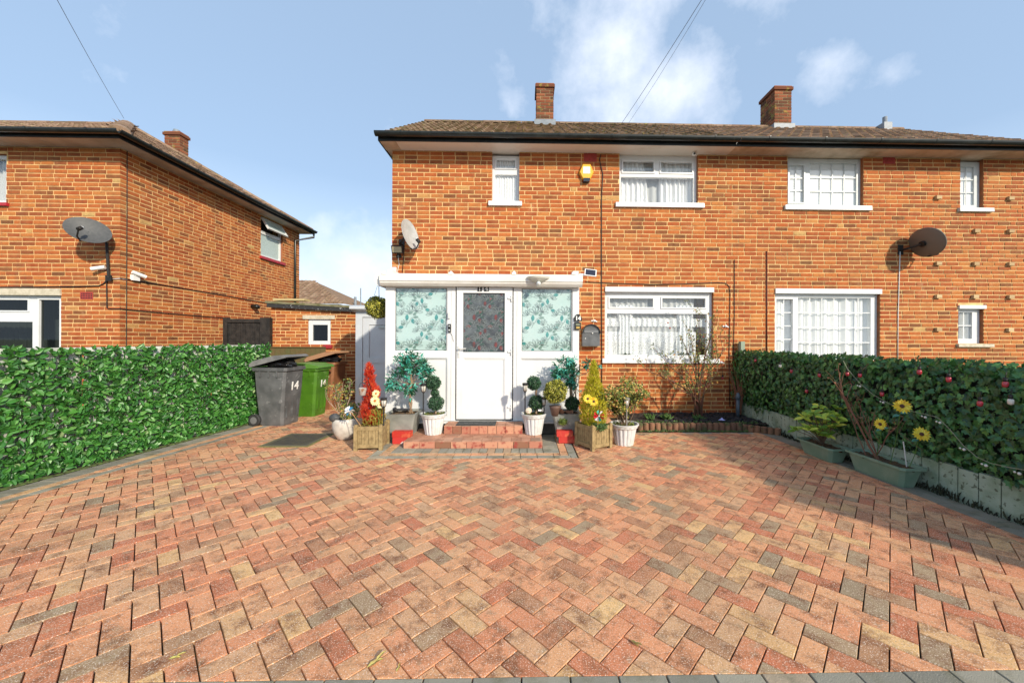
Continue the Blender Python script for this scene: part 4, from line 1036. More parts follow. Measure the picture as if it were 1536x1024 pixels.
while y < YA1:
    q.tube([(LXB(y) - .02, y, .02), (LXB(y) - .02, y, 1.24)], .004, 4); y += .1
z = .05
while z < 1.25: q.tube([(LXB(YA0) - .022, YA0, z), (LXB(YA1) - .022, YA1, z)], .004, 4); z += .1
obj('mesh_backing', q, LEAFG, lf, True)
q = MB()
n = 0
while n < 11500:
    y = ru(YA0, YA1); z = ru(.03, 1.27)
    col = ((y / .165) % 1)
    if rnd() < .6 and col < .5 and 0.25 < z: 
        if rnd() < .78: continue
    x = LXB(y) + ru(-.015, .03)
    d = V((ru(.0, .4), ru(-1, 1), ru(-.8, .5))); nn = V((1, ru(-.4, .3), ru(.0, .6)))
    if z > 1.2: d = V((ru(-.5, .5), ru(-1, 1), ru(0, .8)))
    L = ru(.04, .085); q.leaf((x, y, z), d, nn, L, L * ru(.45, .7), 0, rnd(), .15); n += 1
obj('foliage', q, LEAFG, lf, True)
q = MB()
for i in range(60): q.ball((LXB(YA0 + i * .09) + .03, YA0 + i * .09, 0), ru(.03, .06), ru(.05, .09), ru(.01, .02), 7, 4, 0, rnd(), .2)
obj('moss', q, mat('moss', (.09, .13, .03), .95, (.05, .05, .02), 30), None, kind='stuff')

# right: ivy on a low board fence
IX = 3.80
rf = thing('ivy_fence', 'dense dark ivy growing over a low fence on grey boards along the right edge', 'fence', (IX, 4.5, 0))
GB = mat('gravel_board', (.36, .43, .33), .85, (.22, .29, .19), 6, .4, .65, bmp=.4, speck=(22, .58, (.07, .08, .04), .75))
q = MB(); y = 1.4
while y < FY - .05:
    h = .285 + .02 * (y - 2.9) / 3.7 + ru(-.007, .007); q.box(IX, IX + .05, y + .004, min(y + .145, FY - .02), -.02, h, 0, rnd()); y += .15
obj('edging_boards', q, GB, rf, True)
q = MB()
for i in range(900):
    y = ru(1.5, 6.3); q.leaf((IX - ru(0, .07), y, 0), (ru(-.4, .3), ru(-.5, .5), 1), (-1, ru(-.5, .5), 0), ru(.02, .11) * (.4 + .6 * abs(math.sin(y * 4.3))), ru(.008, .018), 0, rnd())
obj('dark_weeds', q, mat('dark_moss', (.03, .03, .015), .95, stops=[(0, (.015, .014, .01)), (1, (.06, .065, .03))]), None, kind='stuff')
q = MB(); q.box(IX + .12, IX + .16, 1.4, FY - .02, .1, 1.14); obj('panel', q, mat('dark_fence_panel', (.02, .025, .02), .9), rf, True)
q = MB(); p = P(1113, 512, FY - .1); q.box(p.x - .035, p.x + .035, FY - .13, FY - .05, 0, p.z); obj('post', q, mat('grey_green_post', (.28, .34, .25), .8), rf, True)
q = MB()
def ivyleaf(mb, p, d, n, s, r):
    d = V(d).normalized(); n = V(n); sd = d.cross(n).normalized(); n = sd.cross(d)
    pr = [(0, 0), (.32, -.18), (.52, .12), (.34, .34), (.42, .62), (.18, .62), (0, 1.05), (-.18, .62), (-.42, .62), (-.34, .34), (-.52, .12), (-.32, -.18)]
    c = len(mb.v); mb.v.append(tuple(p + d * .3 * s))
    for (a, b) in pr: mb.v.append(tuple(p + sd * a * s + d * b * s + n * (abs(a) * .25 * s - .12 * b * b * s)))
    for k in range(12): mb.f.append((c, c + 1 + k, c + 1 + (k + 1) % 12)); mb.m.append(0); mb.r.append(r)
for i in range(7600):
    y = ru(1.4, FY + .0); t = rnd(); bulge = .05 * math.sin(y * 3.1) + .03 * math.sin(y * 7.7)
    if t < .80:
        z = ru(.27 + .03 * math.sin(y * 5), 1.17); x = IX + .04 - .09 * math.sin(math.pi * (z - .2) / 1.1) + ru(-.03, .08) - bulge * .5
        nn = V((-1, ru(-.5, .3), ru(-.1, .8))); d = V((ru(-.4, .1), ru(-.8, .8), ru(-1, -.1)))
    else:
        z = 1.155 + ru(-.04, .05) + .015 * math.sin(y * 6); x = IX + ru(-.06, .3); nn = V((-1, ru(-.8, .4), ru(.1, .9))); d = V((ru(-.4, .4), ru(-1, 1), ru(-.8, .8)))
    s_ = ru(.035, .062); ivyleaf(q, V((x, y, z)), d, nn, s_, rnd() ** 1.3)
for i in range(700):
    z = ru(.3, 1.18); ivyleaf(q, V((ru(IX - .12, IX + .28), 1.38 + ru(0, .05), z)), V((ru(-1, 1), -.2, -.6)), V((0, -1, .3)), .055, rnd())
obj('ivy', q, IVY, rf, True)
for i in range(9):
    q = MB(); y = ru(1.9, 6.4); z = ru(.3, .9); q.tube([(IX - .02, y, z), (IX - .06, y + ru(-.2, .2), z + ru(.05, .2)), (IX - .04, y + ru(-.3, .3), z + ru(.2, .35))], .003, 4)
    obj('ivy_stem', q, TWIG, rf, True)

# coloured bulbs and the string light draped along the ivy
REDB = mat('pink_bulb', (.42, .03, .05), .15, spec=.8); WHB = mat('frosted_bulb', (.65, .62, .55), .2)
def onivy(u, v, x=IX - .16): return PX(u, v, x)
BUL = [(1133, 540, .7, 0), (1170, 548, .7, 1), (1187, 556, .85, 0), (1229, 562, .9, 0), (1271, 560, .9, 0), (1290, 562, .9, 0), (1323, 590, 1, 0), (1210, 586, .85, 0), (1379, 557, 1.1, 0), (1423, 568, 1.15, 0), (1508, 575, 1.3, 0), (1470, 604, 1.2, 0), (1516, 601, 1.2, 1)]
for i, (u, v, s_, wt) in enumerate(BUL):
    c = onivy(u, v, IX - .17); r_ = .018
    where = ['near the far end of the ivy', 'pale bulb near the far end of the ivy', 'beside the small potted leafy shrub end', 'above the near side of the leafy trough shrub', 'left of the dead bush twigs', 'touching the dead bush twigs', 'behind the dead flower stem', 'lower on the ivy above the leafy shrub', 'in the ivy above the upper yellow flower', 'right of the bulb over the yellow flower', 'large and near the frame edge', 'hanging low right of the yellow flowers', 'half white bulb lowest at the frame edge'][i]
    t = thing('festoon_bulb', ('pink and clear bulb with black cap, ' + where) if not wt else where, 'light bulb', c, 'festoon bulbs hanging in the ivy')
    q = MB(); q.lathe([(.006, -.03), (.017, -.022), (r_, -.006), (.018, .008), (.011, .016)], 10, (0, 0, 0)); obj('globe', q, WHB if wt else REDB, t, smooth=True)
    q = MB(); q.tube([(0, 0, .014), (0, 0, .045)], .013, 8); q.tube([(0, 0, .04), (.01, 0, .09)], .003, 4); obj('cap', q, CABLE, t, smooth=True)
SL_ = [(1265, 541), (1271, 553), (1290, 575), (1310, 592), (1335, 606), (1370, 617), (1400, 624), (1408, 627), (1425, 644), (1445, 668), (1465, 685), (1485, 694), (1510, 700), (1545, 706)]
q = MB(); pts = [onivy(u, v, IX - .19) for u, v in SL_]; q.tube(pts, .0024, 5)
sl_ = obj('string_light', q, mat('clear_wire', (.26, .25, .18), .5), None, label='thin pale wire of small clear bulbs draped over the ivy', cat='string light', loc=pts[5])
q = MB()
for (u, v) in [(1290, 578), (1325, 602), (1388, 624), (1410, 632), (1446, 672), (1479, 696), (1529, 708)]:
    c = onivy(u, v, IX - .19); q.ball((c.x, c.y, c.z - .01), .012, n=6, k=4); q.ball((c.x - .015, c.y + .015, c.z - .003), .008, n=6, k=4)
obj('bulb', q, WHB, sl_, True, smooth=True)

# ================================================================== flower bed with log-roll edging
SOIL = mat('dark_soil', (.035, .025, .018), .95, (.02, .018, .015), 20, bmp=.8, bscale=50)
bx0 = P(955, 640, 5.75).x
q = MB(); nx, ny = 50, 18
gr = [[(bx0 + (IX - bx0) * i / nx, 5.72 + (FY - 5.72) * j / ny, .085 + ru(-.012, .02)) for i in range(nx + 1)] for j in range(ny + 1)]
for j in range(ny):
    for i in range(nx): q.poly([gr[j][i], gr[j][i + 1], gr[j + 1][i + 1], gr[j + 1][i]])
for i in range(260): q.ball((ru(bx0 + .5, IX - .05), ru(5.85, 6.6), .10), ru(.015, .045), None, ru(.012, .03), 6, 4, 1, rnd(), .25)
obj('flower_bed_soil', q, [SOIL, mat('dark_bark', (.018, .017, .02), .8)], kind='structure')
EDG = mat('clay_edging', (.2, .1, .06), .9, stops=[(0, (.15, .075, .045)), (1, (.28, .14, .075))], col2=(.07, .08, .03), scale=9, lo=.5, hi=.65, bmp=.4)
q = MB(); x = bx0
while x < IX - .5:
    w_ = .085; yy = 5.70 - .10 * max(0, (x - 2.6)) * 0
    q.lathe([(.045, -.01), (.045, .10), (.038, .118), (.015, .125)], 10, (0, 0, 0), 0, rnd(), T=Matrix.Translation((x + .04, yy + ru(-.008, .008), 0)) @ Matrix.Rotation(R(ru(-4, 4)), 4, 'Y')); x += .09
a0 = x
for k in range(6): q.lathe([(.045, -.01), (.045, .09), (.02, .10)], 10, (a0 + .04 + k * .07, 5.70 - k * .05, 0), 0, rnd())
sharp(obj('log_roll_edging', q, EDG, None, label='row of short brown clay edging pieces along the front of the bed', cat='edging', loc=V((2.4, 5.7, 0)), smooth=True), 50)
WEED = mat('weed_leaf', (.09, .16, .04), .6, stops=[(0, (.05, .10, .025)), (1, (.14, .24, .06))])
q = MB()
for i in range(900):
    x = ru(bx0, IX - .1); y = ru(5.62, 5.66) if rnd() < .5 else ru(5.76, 5.95)
    z = 0 if y < 5.7 else .09
    q.leaf((x, y, z), (ru(-1, 1), ru(-1, 1), ru(.2, 1.2)), (ru(-1, 1), ru(-1, 1), 1), ru(.015, .04), ru(.01, .02), 0, rnd())
for (u, v) in ((1000, 625), (975, 620), (1047, 622)):
    c = P(u, v, 6.1)
    for i in range(60): q.leaf((c.x + ru(-.05, .05), 6.1 + ru(-.05, .05), .09), (ru(-1, 1), ru(-1, 1), ru(.4, 1.6)), (ru(-1, 1), -1, 1), ru(.05, .13), ru(.012, .03), 0, rnd())
obj('weeds', q, WEED, None, kind='stuff')
for (u, v, s_, mt_, lb) in ((1082, 630, 1, mat('lilac_scrap', (.45, .45, .8), .5), 'pale lilac scrap lying on the dark bed'), (1137, 646, .6, mat('pink_scrap', (.75, .15, .4), .5), 'small bright pink petal by the edging corner')):
    c = G(u, v, .11 if s_ == 1 else .005); q = MB(); q.leaf(c + V((-.05 * s_, 0, 0)), (1, -.3, .1), (0, -.6, 1), .11 * s_, .04 * s_); q.leaf(c + V((0, .01, .01)), (.6, .5, .3), (0, -.8, 1), .06 * s_, .03 * s_)
    obj('scrap', q, mt_, None, label=lb, cat='scrap', loc=c)

# rose bush against the wall
def branch(mb, p, d, L, r0, depth, tips, bend=.25, rg=random, up=.15, kids=(2, 3)):
    p = V(p); d = V(d).normalized(); pts = [p.copy()]; n = 5
    for i in range(n):
        d = (d + V((rg.uniform(-bend, bend), rg.uniform(-bend, bend), rg.uniform(-bend, bend) * .5 + up * .3))).normalized(); p = p + d * (L / n); pts.append(p.copy())
    r1 = r0 * .55; mb.tube(pts, [r0 + (r1 - r0) * i / n for i in range(n + 1)], 5 if depth > 0 else 4, 0, .5)
    tips.append((pts[-1], d, depth)); tips.append((pts[3], d, depth))
    if depth > 0:
        for k in range(rg.randint(*kids)):
            i = rg.randint(2, n); a = (d + V((rg.uniform(-.8, .8), rg.uniform(-.8, .8), rg.uniform(-.2, .6)))).normalized()
            branch(mb, pts[i], a, L * rg.uniform(.45, .7), r0 * .55, depth - 1, tips, bend, rg, up, kids)
ROSEC = mat('rose_cane', (.15, .05, .035), .7, (.08, .07, .03), 14)
rb0 = V((P(1046, 628, 6.15).x, 6.15, .08))
rb = thing('rose_bush', 'tall sparse rose bush of thorny canes in front of the downstairs window', 'rose bush', rb0)
q = MB(); tips = []; rg = random.Random(4)
for (tu, tv, ty) in [(972, 556, 5.9), (1000, 545, 6.1), (1028, 520, 6.1), (1050, 500, 6.2), (1068, 500, 6.0), (1085, 525, 6.2), (1032, 560, 5.8), (1010, 580, 5.9), (1075, 560, 6.1), (1060, 535, 6.3), (1040, 530, 6.2)]:
    t = P(tu, tv, ty); base = rb0 + V((ru(-.08, .08), ru(-.05, .05), 0)); v_ = t - base; L = v_.length
    pts = []; 
    for k in range(8):
        s_ = k / 7; pts.append(base + v_ * s_ + V((v_.x * -.25 * math.sin(math.pi * s_) + rg.uniform(-.012, .012), rg.uniform(-.012, .012), .06 * math.sin(math.pi * s_))))
    q.tube(pts, [.015 - .009 * k / 7 for k in range(8)], 5); tips.append((pts[-1], v_.normalized(), 1))
    for k in (3, 4, 5, 6, 7):
        for _ in range(2):
            branch(q, pts[k], v_.normalized() + V((rg.uniform(-.7, .7), rg.uniform(-.4, .4), rg.uniform(-.1, .7))), rg.uniform(.15, .42), .004, 1, tips, .22, rg, .3, (0, 2))
obj('canes', q, ROSEC, rb, True)
q = MB(); RL = mat('rose_leaf', (.12, .16, .03), .6, stops=[(0, (.05, .09, .025)), (.5, (.12, .17, .04)), (.8, (.28, .26, .05)), (1, (.42, .20, .04))])
for (p, d, k) in tips:
    if p.z < .55 and rnd() < .8: continue
    for _ in range(rg.randint(1, 4)):
        q.leaf(p + V((ru(-.03, .03), ru(-.03, .03), ru(-.03, .03))), (ru(-1, 1), ru(-1, .5), ru(-.7, .5)), (ru(-1, 1), -1, ru(0, 1)), ru(.022, .042), ru(.016, .026), 0, rnd())
obj('leaves', q, RL, rb, True)
q = MB()
for (u, v) in ((1002, 484), (1005, 492), (1012, 572), (964, 555), (1055, 505)): c = P(u, v, 6.0); q.ball(tuple(c), .014, n=7, k=5)
obj('rose_hips', q, mat('rose_hip', (.35, .06, .03), .4), rb, True)

# tied bare bush in the corner
cb = V((P(1107, 622, 6.45).x, 6.45, .06)); tb = thing('bare_shrub', 'bundle of bare reddish stems in the corner by the ivy', 'shrub', cb)
q = MB(); rg = random.Random(8); BARK2 = mat('reddish_stems', (.30, .12, .07), .8, (.22, .11, .06), 16)
for i in range(46):
    a = rg.uniform(-.24, .26); b = rg.uniform(-.14, .1); h = rg.uniform(.65, .95)
    bs = cb + V((rg.uniform(-.03, .03), rg.uniform(-.03, .03), 0))
    pts = [bs + V((a * s * s * 1.0 + rg.uniform(-.006, .006), b * s, h * s)) for s in (0, .25, .5, .75, 1)]
    q.tube(pts, [.008, .007, .006, .004, .002], 4)
obj('stems', q, BARK2, tb, True)
q = MB(); q.tube([(cb.x - .09, 6.3, .1), (cb.x - .09, 6.3, .42)], .03, 8); q.lathe([(.05, 0), (.035, .06), (.02, .1)], 10, (cb.x - .09, 6.3, .4)); 
obj('garden_lamp', q, mat('weathered_grey_metal', (.10, .13, .16), .5), None, label='slim dark garden lamp standing by the bare stems', cat='garden lamp', loc=V((cb.x - .09, 6.3, .1)), smooth=True)

# ================================================================== pots and plants by the porch
WPOT = mat('white_plastic_pot', (.68, .69, .69), .45, (.54, .54, .49), 7, .45, .75)
GPOT = mat('grey_tall_planter', (.30, .31, .28), .5, (.20, .21, .19), 6, .4, .7)
CPOT = mat('cream_glazed_pot', (.62, .58, .52), .35, (.42, .38, .33), 9, .5, .75)
POTSOIL = mat('potting_soil', (.06, .04, .025), .95, (.14, .08, .03), 25, bmp=.6)
MOSSM = mat('moss_leaf', (.12, .18, .03), .8, stops=[(0, (.08, .12, .02)), (1, (.24, .30, .05))])
def soil_disc(r, z, n=20, parent=None, moss=60, c=(0, 0)):
    q = MB(); q.lathe([(r * .98, z - .02), (r * .9, z), (r * .4, z + .012), (.01, z + .015)], n, (c[0], c[1], 0)); s = obj('soil', q, POTSOIL, parent)
    if moss:
        q = MB()
        for i in range(moss):
            a = ru(0, 6.28); d = r * math.sqrt(rnd()) * .95; q.leaf((c[0] + d * math.cos(a), c[1] + d * math.sin(a), z), (ru(-1, 1), ru(-1, 1), ru(.2, 1)), (ru(-1, 1), ru(-1, 1), 1), ru(.02, .045), ru(.008, .016), 0, rnd())
        obj('moss_tufts', q, MOSSM, parent)
def fluted_pot(parent, r1, r0, h):
    q = MB(); nf = 16
    fl = lambda t, k: 1 - (.10 * (1 - abs(math.sin(t * nf / 2))) ** 2 if 1 <= k <= 4 else 0)
    q.lathe([(r0 * .96, 0), (r0, .006), (r0 * 1.02, .03), (r1 * .84, h * .75), (r1 * .86, h * .80), (r1 * .93, h * .83), (r1 * .96, h * .95), (r1 * 1.02, h * .955), (r1 * 1.02, h), (r1 * .92, h), (r1 * .88, h * .85)], 96, (0, 0, 0), fl=fl)
    return sharp(obj('pot', q, WPOT, parent, smooth=True), 50)
def topi(mb, c, r, n, ls, lw, rz=None):
    for i in range(n):
        d = V((random.gauss(0, 1), random.gauss(0, 1), random.gauss(0, 1))).normalized(); rr = r * ru(.84, 1.05) * (1 + .06 * math.sin(d.x * 5 + c[0] * 9) * math.sin(d.z * 6 + c[2] * 7)) * (1.12 if rnd() < .04 else 1)
        p = V(c) + V((d.x * rr, d.y * rr, d.z * (rz or r) / r * rr)); t = (d * .7 + V((ru(-1, 1), ru(-1, 1), ru(-1, 1))) * .9)
        mb.leaf(p - t.normalized() * ls * .4, t, d + V((ru(-.5, .5), ru(-.5, .5), ru(-.5, .5))), ls * ru(.7, 1.2), lw, 0, rnd())
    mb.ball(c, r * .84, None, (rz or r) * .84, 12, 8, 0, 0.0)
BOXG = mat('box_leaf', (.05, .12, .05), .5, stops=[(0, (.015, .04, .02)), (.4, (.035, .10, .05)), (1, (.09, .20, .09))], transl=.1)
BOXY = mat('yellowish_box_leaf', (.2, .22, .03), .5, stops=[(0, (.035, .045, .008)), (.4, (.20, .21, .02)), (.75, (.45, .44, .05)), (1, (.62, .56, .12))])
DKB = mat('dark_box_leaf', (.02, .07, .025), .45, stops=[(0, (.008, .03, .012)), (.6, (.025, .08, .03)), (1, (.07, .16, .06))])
TRUNK = mat('pale_trunk', (.32, .22, .14), .85, (.20, .13, .08), 14, bmp=.3)

def topiary_pot(u, label, grp, trail):
    b = P(u, 650, 5.2); t = thing('potted_topiary', label, 'potted plant', (b.x, 5.2, .087), grp)
    fluted_pot(t, .178, .115, .285); soil_disc(.16, .262, parent=t, moss=130)
    q = MB(); q.tube([(.03, 0, .25), (.035, 0, .45), (.03, .0, .7)], .014, 7); q.tube([(.035, .01, .25), (.02, .0, .45), (.035, .01, .7)], .009, 6); obj('stem', q, TRUNK, t)
    q = MB(); topi(q, (.035, 0, .425), .105, 900, .022, .013); q_ = obj('lower_ball', q, DKB if trail else BOXG, t)
    q = MB(); topi(q, (.0, 0, .70), .095, 900, .024, .014); obj('upper_ball', q, BOXG, t)
    if not trail:
        q = MB(); topi(q, (.02, .0, .56), .055, 260, .022, .013); obj('middle_ball', q, BOXG, t)
    return t
topiary_pot(650, 'white fluted pot with ball topiary under the teal-leaved tree, left of the door', 'white fluted pots', 0)
topiary_pot(800.5, 'white fluted pot with two-ball topiary right of the door', 'white fluted pots', 1)

def square_planter(t, w1, w0, h):
    q = MB(); A_l = [(w0 / 2, 0), (w0 / 2 + .004, .03)]
    def ring(w_, z): 
        c = w_ / 2; e = min(.02, c * .3); return [(c - e, -c, z), (c, -c + e, z), (c, c - e, z), (c - e, c, z), (-c + e, c, z), (-c, c - e, z), (-c, -c + e, z), (-c + e, -c, z)]
    rs = [ring(w0, 0)] + [ring(w0 + (w1 - w0) * s ** 1.25, h * s) for s in (.25, .5, .75, .92)] + [ring(w1, h - .004), ring(w1 + .012, h), ring(w1 - .035, h), ring(w1 - .06, h - .04)]
    for k in range(len(rs) - 1):
        for i in range(8): j = (i + 1) % 8; q.poly([rs[k][i], rs[k][j], rs[k + 1][j], rs[k + 1][i]])
    q.poly(rs[0][::-1]); o = obj('planter', q, GPOT, t)
    q = MB(); q.poly(ring(w1 - .05, h - .03)); 
    for i in range(18): q.ball((ru(-w1 * .38, w1 * .38), ru(-w1 * .38, w1 * .38), h - .025), ru(.02, .05), None, ru(.01, .025), 6, 4, 0, rnd(), .2)
    obj('soil', q, POTSOIL, t)
    return o
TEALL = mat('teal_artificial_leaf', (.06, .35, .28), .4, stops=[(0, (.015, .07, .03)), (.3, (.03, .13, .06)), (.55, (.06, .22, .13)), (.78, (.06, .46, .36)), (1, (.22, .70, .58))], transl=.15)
def bay_tree(t, h0, blobs, trunk, n=1500, tealhi=.6):
    q = MB()
    for pts, r_ in trunk: q.tube(pts, r_, 6)
    tips = []; top = V(trunk[0][0][-1])
    for (x, y, z, r_, k) in blobs:
        c = V((x, y, z)); a = V(trunk[0][0][-2]); q.tube([a, (a + c) / 2 + V((ru(-.03, .03), 0, -.02)), c], [.008, .006, .003], 5)
    obj('trunk', q, TRUNK, t)
    q = MB(); tot = sum(b[4] for b in blobs)
    for (x, y, z, r_, k) in blobs:
        for i in range(int(n * k / tot) // 5):
            d = V((random.gauss(0, 1), random.gauss(0, 1), random.gauss(0, 1))).normalized(); rr = r_ * (rnd() ** .45) * ru(.85, 1.25)
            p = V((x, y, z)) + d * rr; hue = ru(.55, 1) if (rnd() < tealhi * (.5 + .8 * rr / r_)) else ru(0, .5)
            ax = (d + V((0, 0, -.3)) + V((ru(-.5, .5), ru(-.5, .5), ru(-.5, .5)))).normalized()
            if (math.sin(p.x * 31) + math.sin(p.z * 29 + p.y * 17)) < -.75: continue
            for _ in range(5):
                dd = (ax * .5 + V((ru(-1, 1), ru(-1, 1), ru(-1, .8)))).normalized(); q.leaf(p, dd, V((ru(-1, 1), ru(-1, .2), ru(.2, 1))), ru(.045, .075), ru(.012, .02), 0, min(1, max(0, hue + ru(-.12, .12))))
    obj('foliage', q, TEALL, t)
b = P(606, 656, 5.24)
t = thing('potted_tree', 'tall grey planter with twisted-stem tree of teal leaves left of the door', 'potted tree', (b.x, 5.24, 0), 'grey planters with teal-leaved trees')
square_planter(t, .42, .27, .385)
cx = lambda u, Y=5.2: P(u, 560, Y).x - b.x
cz = lambda v, Y=5.2: P(610, v, Y).z
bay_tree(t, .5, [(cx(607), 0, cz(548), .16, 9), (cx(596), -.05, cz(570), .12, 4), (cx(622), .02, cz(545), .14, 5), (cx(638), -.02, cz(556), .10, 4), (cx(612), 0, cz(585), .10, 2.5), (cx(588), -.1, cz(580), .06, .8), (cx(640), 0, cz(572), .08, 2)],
         [([(.08, 0, .36), (.10, .01, .5), (.075, -.01, .65), (.10, 0, .78), (.09, 0, .9)], .016), ([(.11, .01, .36), (.075, -.01, .5), (.10, .01, .65), (.075, 0, .8), (.11, 0, .95)], .012)], 2400, .4)
q = MB(); q.box(-.09, .08, -.05, .05, .395, .42, T=Matrix.Translation((.02, -.11, .02)) @ Matrix.Rotation(R(12), 4, 'Z') @ Matrix.Rotation(R(-14), 4, 'X'))
q.tube([(-.1, -.14, .43), (-.06, -.14, .44)], .03, 10)
fl_ = V((b.x, 5.13, .38)); mbx = MB()
mbx.v = [(p[0] + b.x, p[1] + 5.24, p[2]) for p in q.v]; mbx.f = q.f; mbx.m = q.m; mbx.r = q.r
obj('solar_spotlight', mbx, mat('black_lamp_plastic', (.02, .02, .022), .35), None, label='black solar spotlight lying in the left grey planter', cat='garden light', loc=fl_)
b2 = P(848.5, 656, 5.24)
t = thing('potted_tree', 'tall grey planter with teal-leaved tree and dark ball shrub right of the door', 'potted tree', (b2.x, 5.24, 0), 'grey planters with teal-leaved trees')
square_planter(t, .40, .25, .385)
cx2 = lambda u, Y=5.2: P(u, 560, Y).x - b2.x
bay_tree(t, .5, [(cx2(848), 0, cz(548), .13, 7), (cx2(838), -.02, cz(560), .09, 3), (cx2(858), .0, cz(572), .10, 4), (cx2(860), -.05, cz(548), .09, 2.5), (cx2(880), -.08, cz(545), .05, .9), (cx2(893), -.12, cz(547), .04, .9), (cx2(866), -.04, cz(590), .05, 1)],
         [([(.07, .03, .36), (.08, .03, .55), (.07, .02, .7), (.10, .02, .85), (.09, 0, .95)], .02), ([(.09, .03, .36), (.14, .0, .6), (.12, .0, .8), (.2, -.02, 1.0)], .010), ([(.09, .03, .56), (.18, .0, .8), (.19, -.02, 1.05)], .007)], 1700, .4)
q = MB(); topi(q, (cx2(858), -.07, P(858, 605, 5.17).z), .095, 900, .026, .017); obj('ball_shrub', q, DKB, t)
q = MB(); topi(q, (cx2(843), -.19, P(843, 632, 5.05).z), .055, 160, .05, .007, .04); obj('trailing_tuft', q, MOSSM, t)
q = MB()
for (dx, ry) in ((-.02, 30), (.07, -12)): q.box(-.06, .06, -.04, .04, 0, .05, T=Matrix.Translation((dx - .04, -.1, .37)) @ Matrix.Rotation(R(ry), 4, 'Y'))
obj('broken_slabs', q, mat('rusty_slab', (.25, .11, .06), .9, (.16, .08, .05), 12), t)
# ball topiary with yellow-green leaves
c = P(833, 587, 5.08)
t = thing('topiary_ball', 'yellow-green topiary ball resting on a dark pot beside the right grey planter', 'topiary', (c.x, 5.08, .3))
q = MB(); topi(q, (0, 0, c.z - .3), .155, 2600, .022, .015); obj('foliage', q, BOXY, t)
q = MB(); q.lathe([(.05, .06), (.075, .17), (.085, .19)], 16, (-.0, 0, 0)); obj('pot', q, mat('brown_plastic', (.14, .08, .06), .6), t, smooth=True)
# hanging ball at the porch corner
c = P(566, 461, 5.85)
t = thing('hanging_topiary_ball', 'yellow-green leaf ball hanging by wires from the porch gutter corner', 'topiary', (c.x, 5.85, c.z))
q = MB(); topi(q, (0, 0, 0), .165, 2600, .024, .016); obj('foliage', q, BOXY, t)
q = MB()
for (dx, dy) in ((-.05, -.04), (.05, -.04), (0, .05)): q.tube([(dx, dy, .12), (.02, .0, 2.28 - c.z)], .0025, 4)
obj('wire', q, CABLE, t)

# painted bricks in front of the grey planters
RBK = mat('red_painted_brick', (.50, .03, .02), .6, (.60, .12, .05), 14, .5, .7, bmp=.2); RBF = mat('chipped_red_brick', (.50, .03, .025), .6, (.75, .62, .55), 9, .60, .63)
def rbrick(u0, u1, v0, v1, Y, rz, mt, lb, grp):
    a = P(u0, v1, Y); d = P(u1, v0, Y); q = MB(); w_ = d.x - a.x; h_ = d.z - a.z; e = .006
    T = Matrix.Rotation(R(rz), 4, 'Z')
    q.extrude([(-w_ / 2 + e, 0), (w_ / 2 - e, 0), (w_ / 2, e), (w_ / 2, h_ - e), (w_ / 2 - e, h_), (-w_ / 2 + e, h_), (-w_ / 2, h_ - e), (-w_ / 2, e)], (0, -.05, 0), (0, .05, 0), V((1, 0, 0)), V((0, 0, 1)))
    q.v = [tuple(T @ V(p)) for p in q.v]
    o = obj('painted_brick', q, mt, None, label=lb, cat='brick', group=grp); o.location = ((a.x + d.x) / 2, Y + .05, a.z); return o
yb = 4.99
zb_ = P(600, 656, yb).z
rbrick(588.5, 614, 656, 665.5, yb, 3, RBF, 'chipped red brick, lower of the two by the left grey planter', 'red painted bricks')
rbrick(588, 616, 647, 656, yb, -3, RBK, 'red painted brick, upper of the two by the left grey planter', 'red painted bricks')
rbrick(838.5, 863, 655, 664.5, yb, -2, RBK, 'red painted brick, lower of the two by the right grey planter', 'red painted bricks')
rbrick(835, 859.5, 646, 655, yb, 2, RBK, 'red painted brick, upper of the two by the right grey planter', 'red painted bricks')

# wooden planters
WOOD = mat('weathered_planter_wood', (.36, .26, .12), .8, (.20, .14, .06), 22, .4, .7, bmp=.3)
def wood_planter(u, Y, rz, label, grp, w_=.30, h_=.31):
    b = P(u, 660, Y); t = thing('wooden_planter', label, 'planter', (b.x, Y, 0), grp, R(rz)); c = w_ / 2
    for (sx, sy) in ((-1, -1), (1, -1), (1, 1), (-1, 1)):
        q = MB(); x, y = sx * c, sy * c; q.box(x - .022, x + .022, y - .022, y + .022, 0, h_ + .005); q.box(x - .015, x + .015, y - .015, y + .015, h_ + .005, h_ + .012); obj('post', q, WOOD, t)
    for k in range(4):
        T = Matrix.Rotation(k * math.pi / 2, 4, 'Z'); q = MB()
        q.box(-c + .022, c - .022, -c - .012, -c + .012, h_ - .06, h_ - .012, T=T); obj('rail', q, WOOD, t); q = MB(); q.box(-c + .022, c - .022, -c - .012, -c + .012, .03, .075, T=T); obj('rail', q, WOOD, t)
        q = MB(); n = 6; ww = (w_ - .044) / n
        for i in range(n): q.box(-c + .022 + i * ww + .002, -c + .022 + (i + 1) * ww - .002, -c - .003, -c + .009, .075, h_ - .06, 0, T=T)
        obj('slat_panel', q, WOOD, t)
    q = MB(); q.box(-c + .02, c - .02, -c + .02, c - .02, h_ - .06, h_ - .03, 0)
    for i in range(20): q.ball((ru(-c + .05, c - .05), ru(-c + .05, c - .05), h_ - .03), ru(.015, .03), None, .015, 6, 4, 0, rnd(), .2)
    obj('soil', q, POTSOIL, t); return t
t1 = wood_planter(558.5, 4.86, 5, 'wooden planter with red and orange feathery conifer left of the steps', 'wooden planters')
t2 = wood_planter(890, 4.86, 32, 'wooden planter with yellow conifer right of the steps', 'wooden planters')
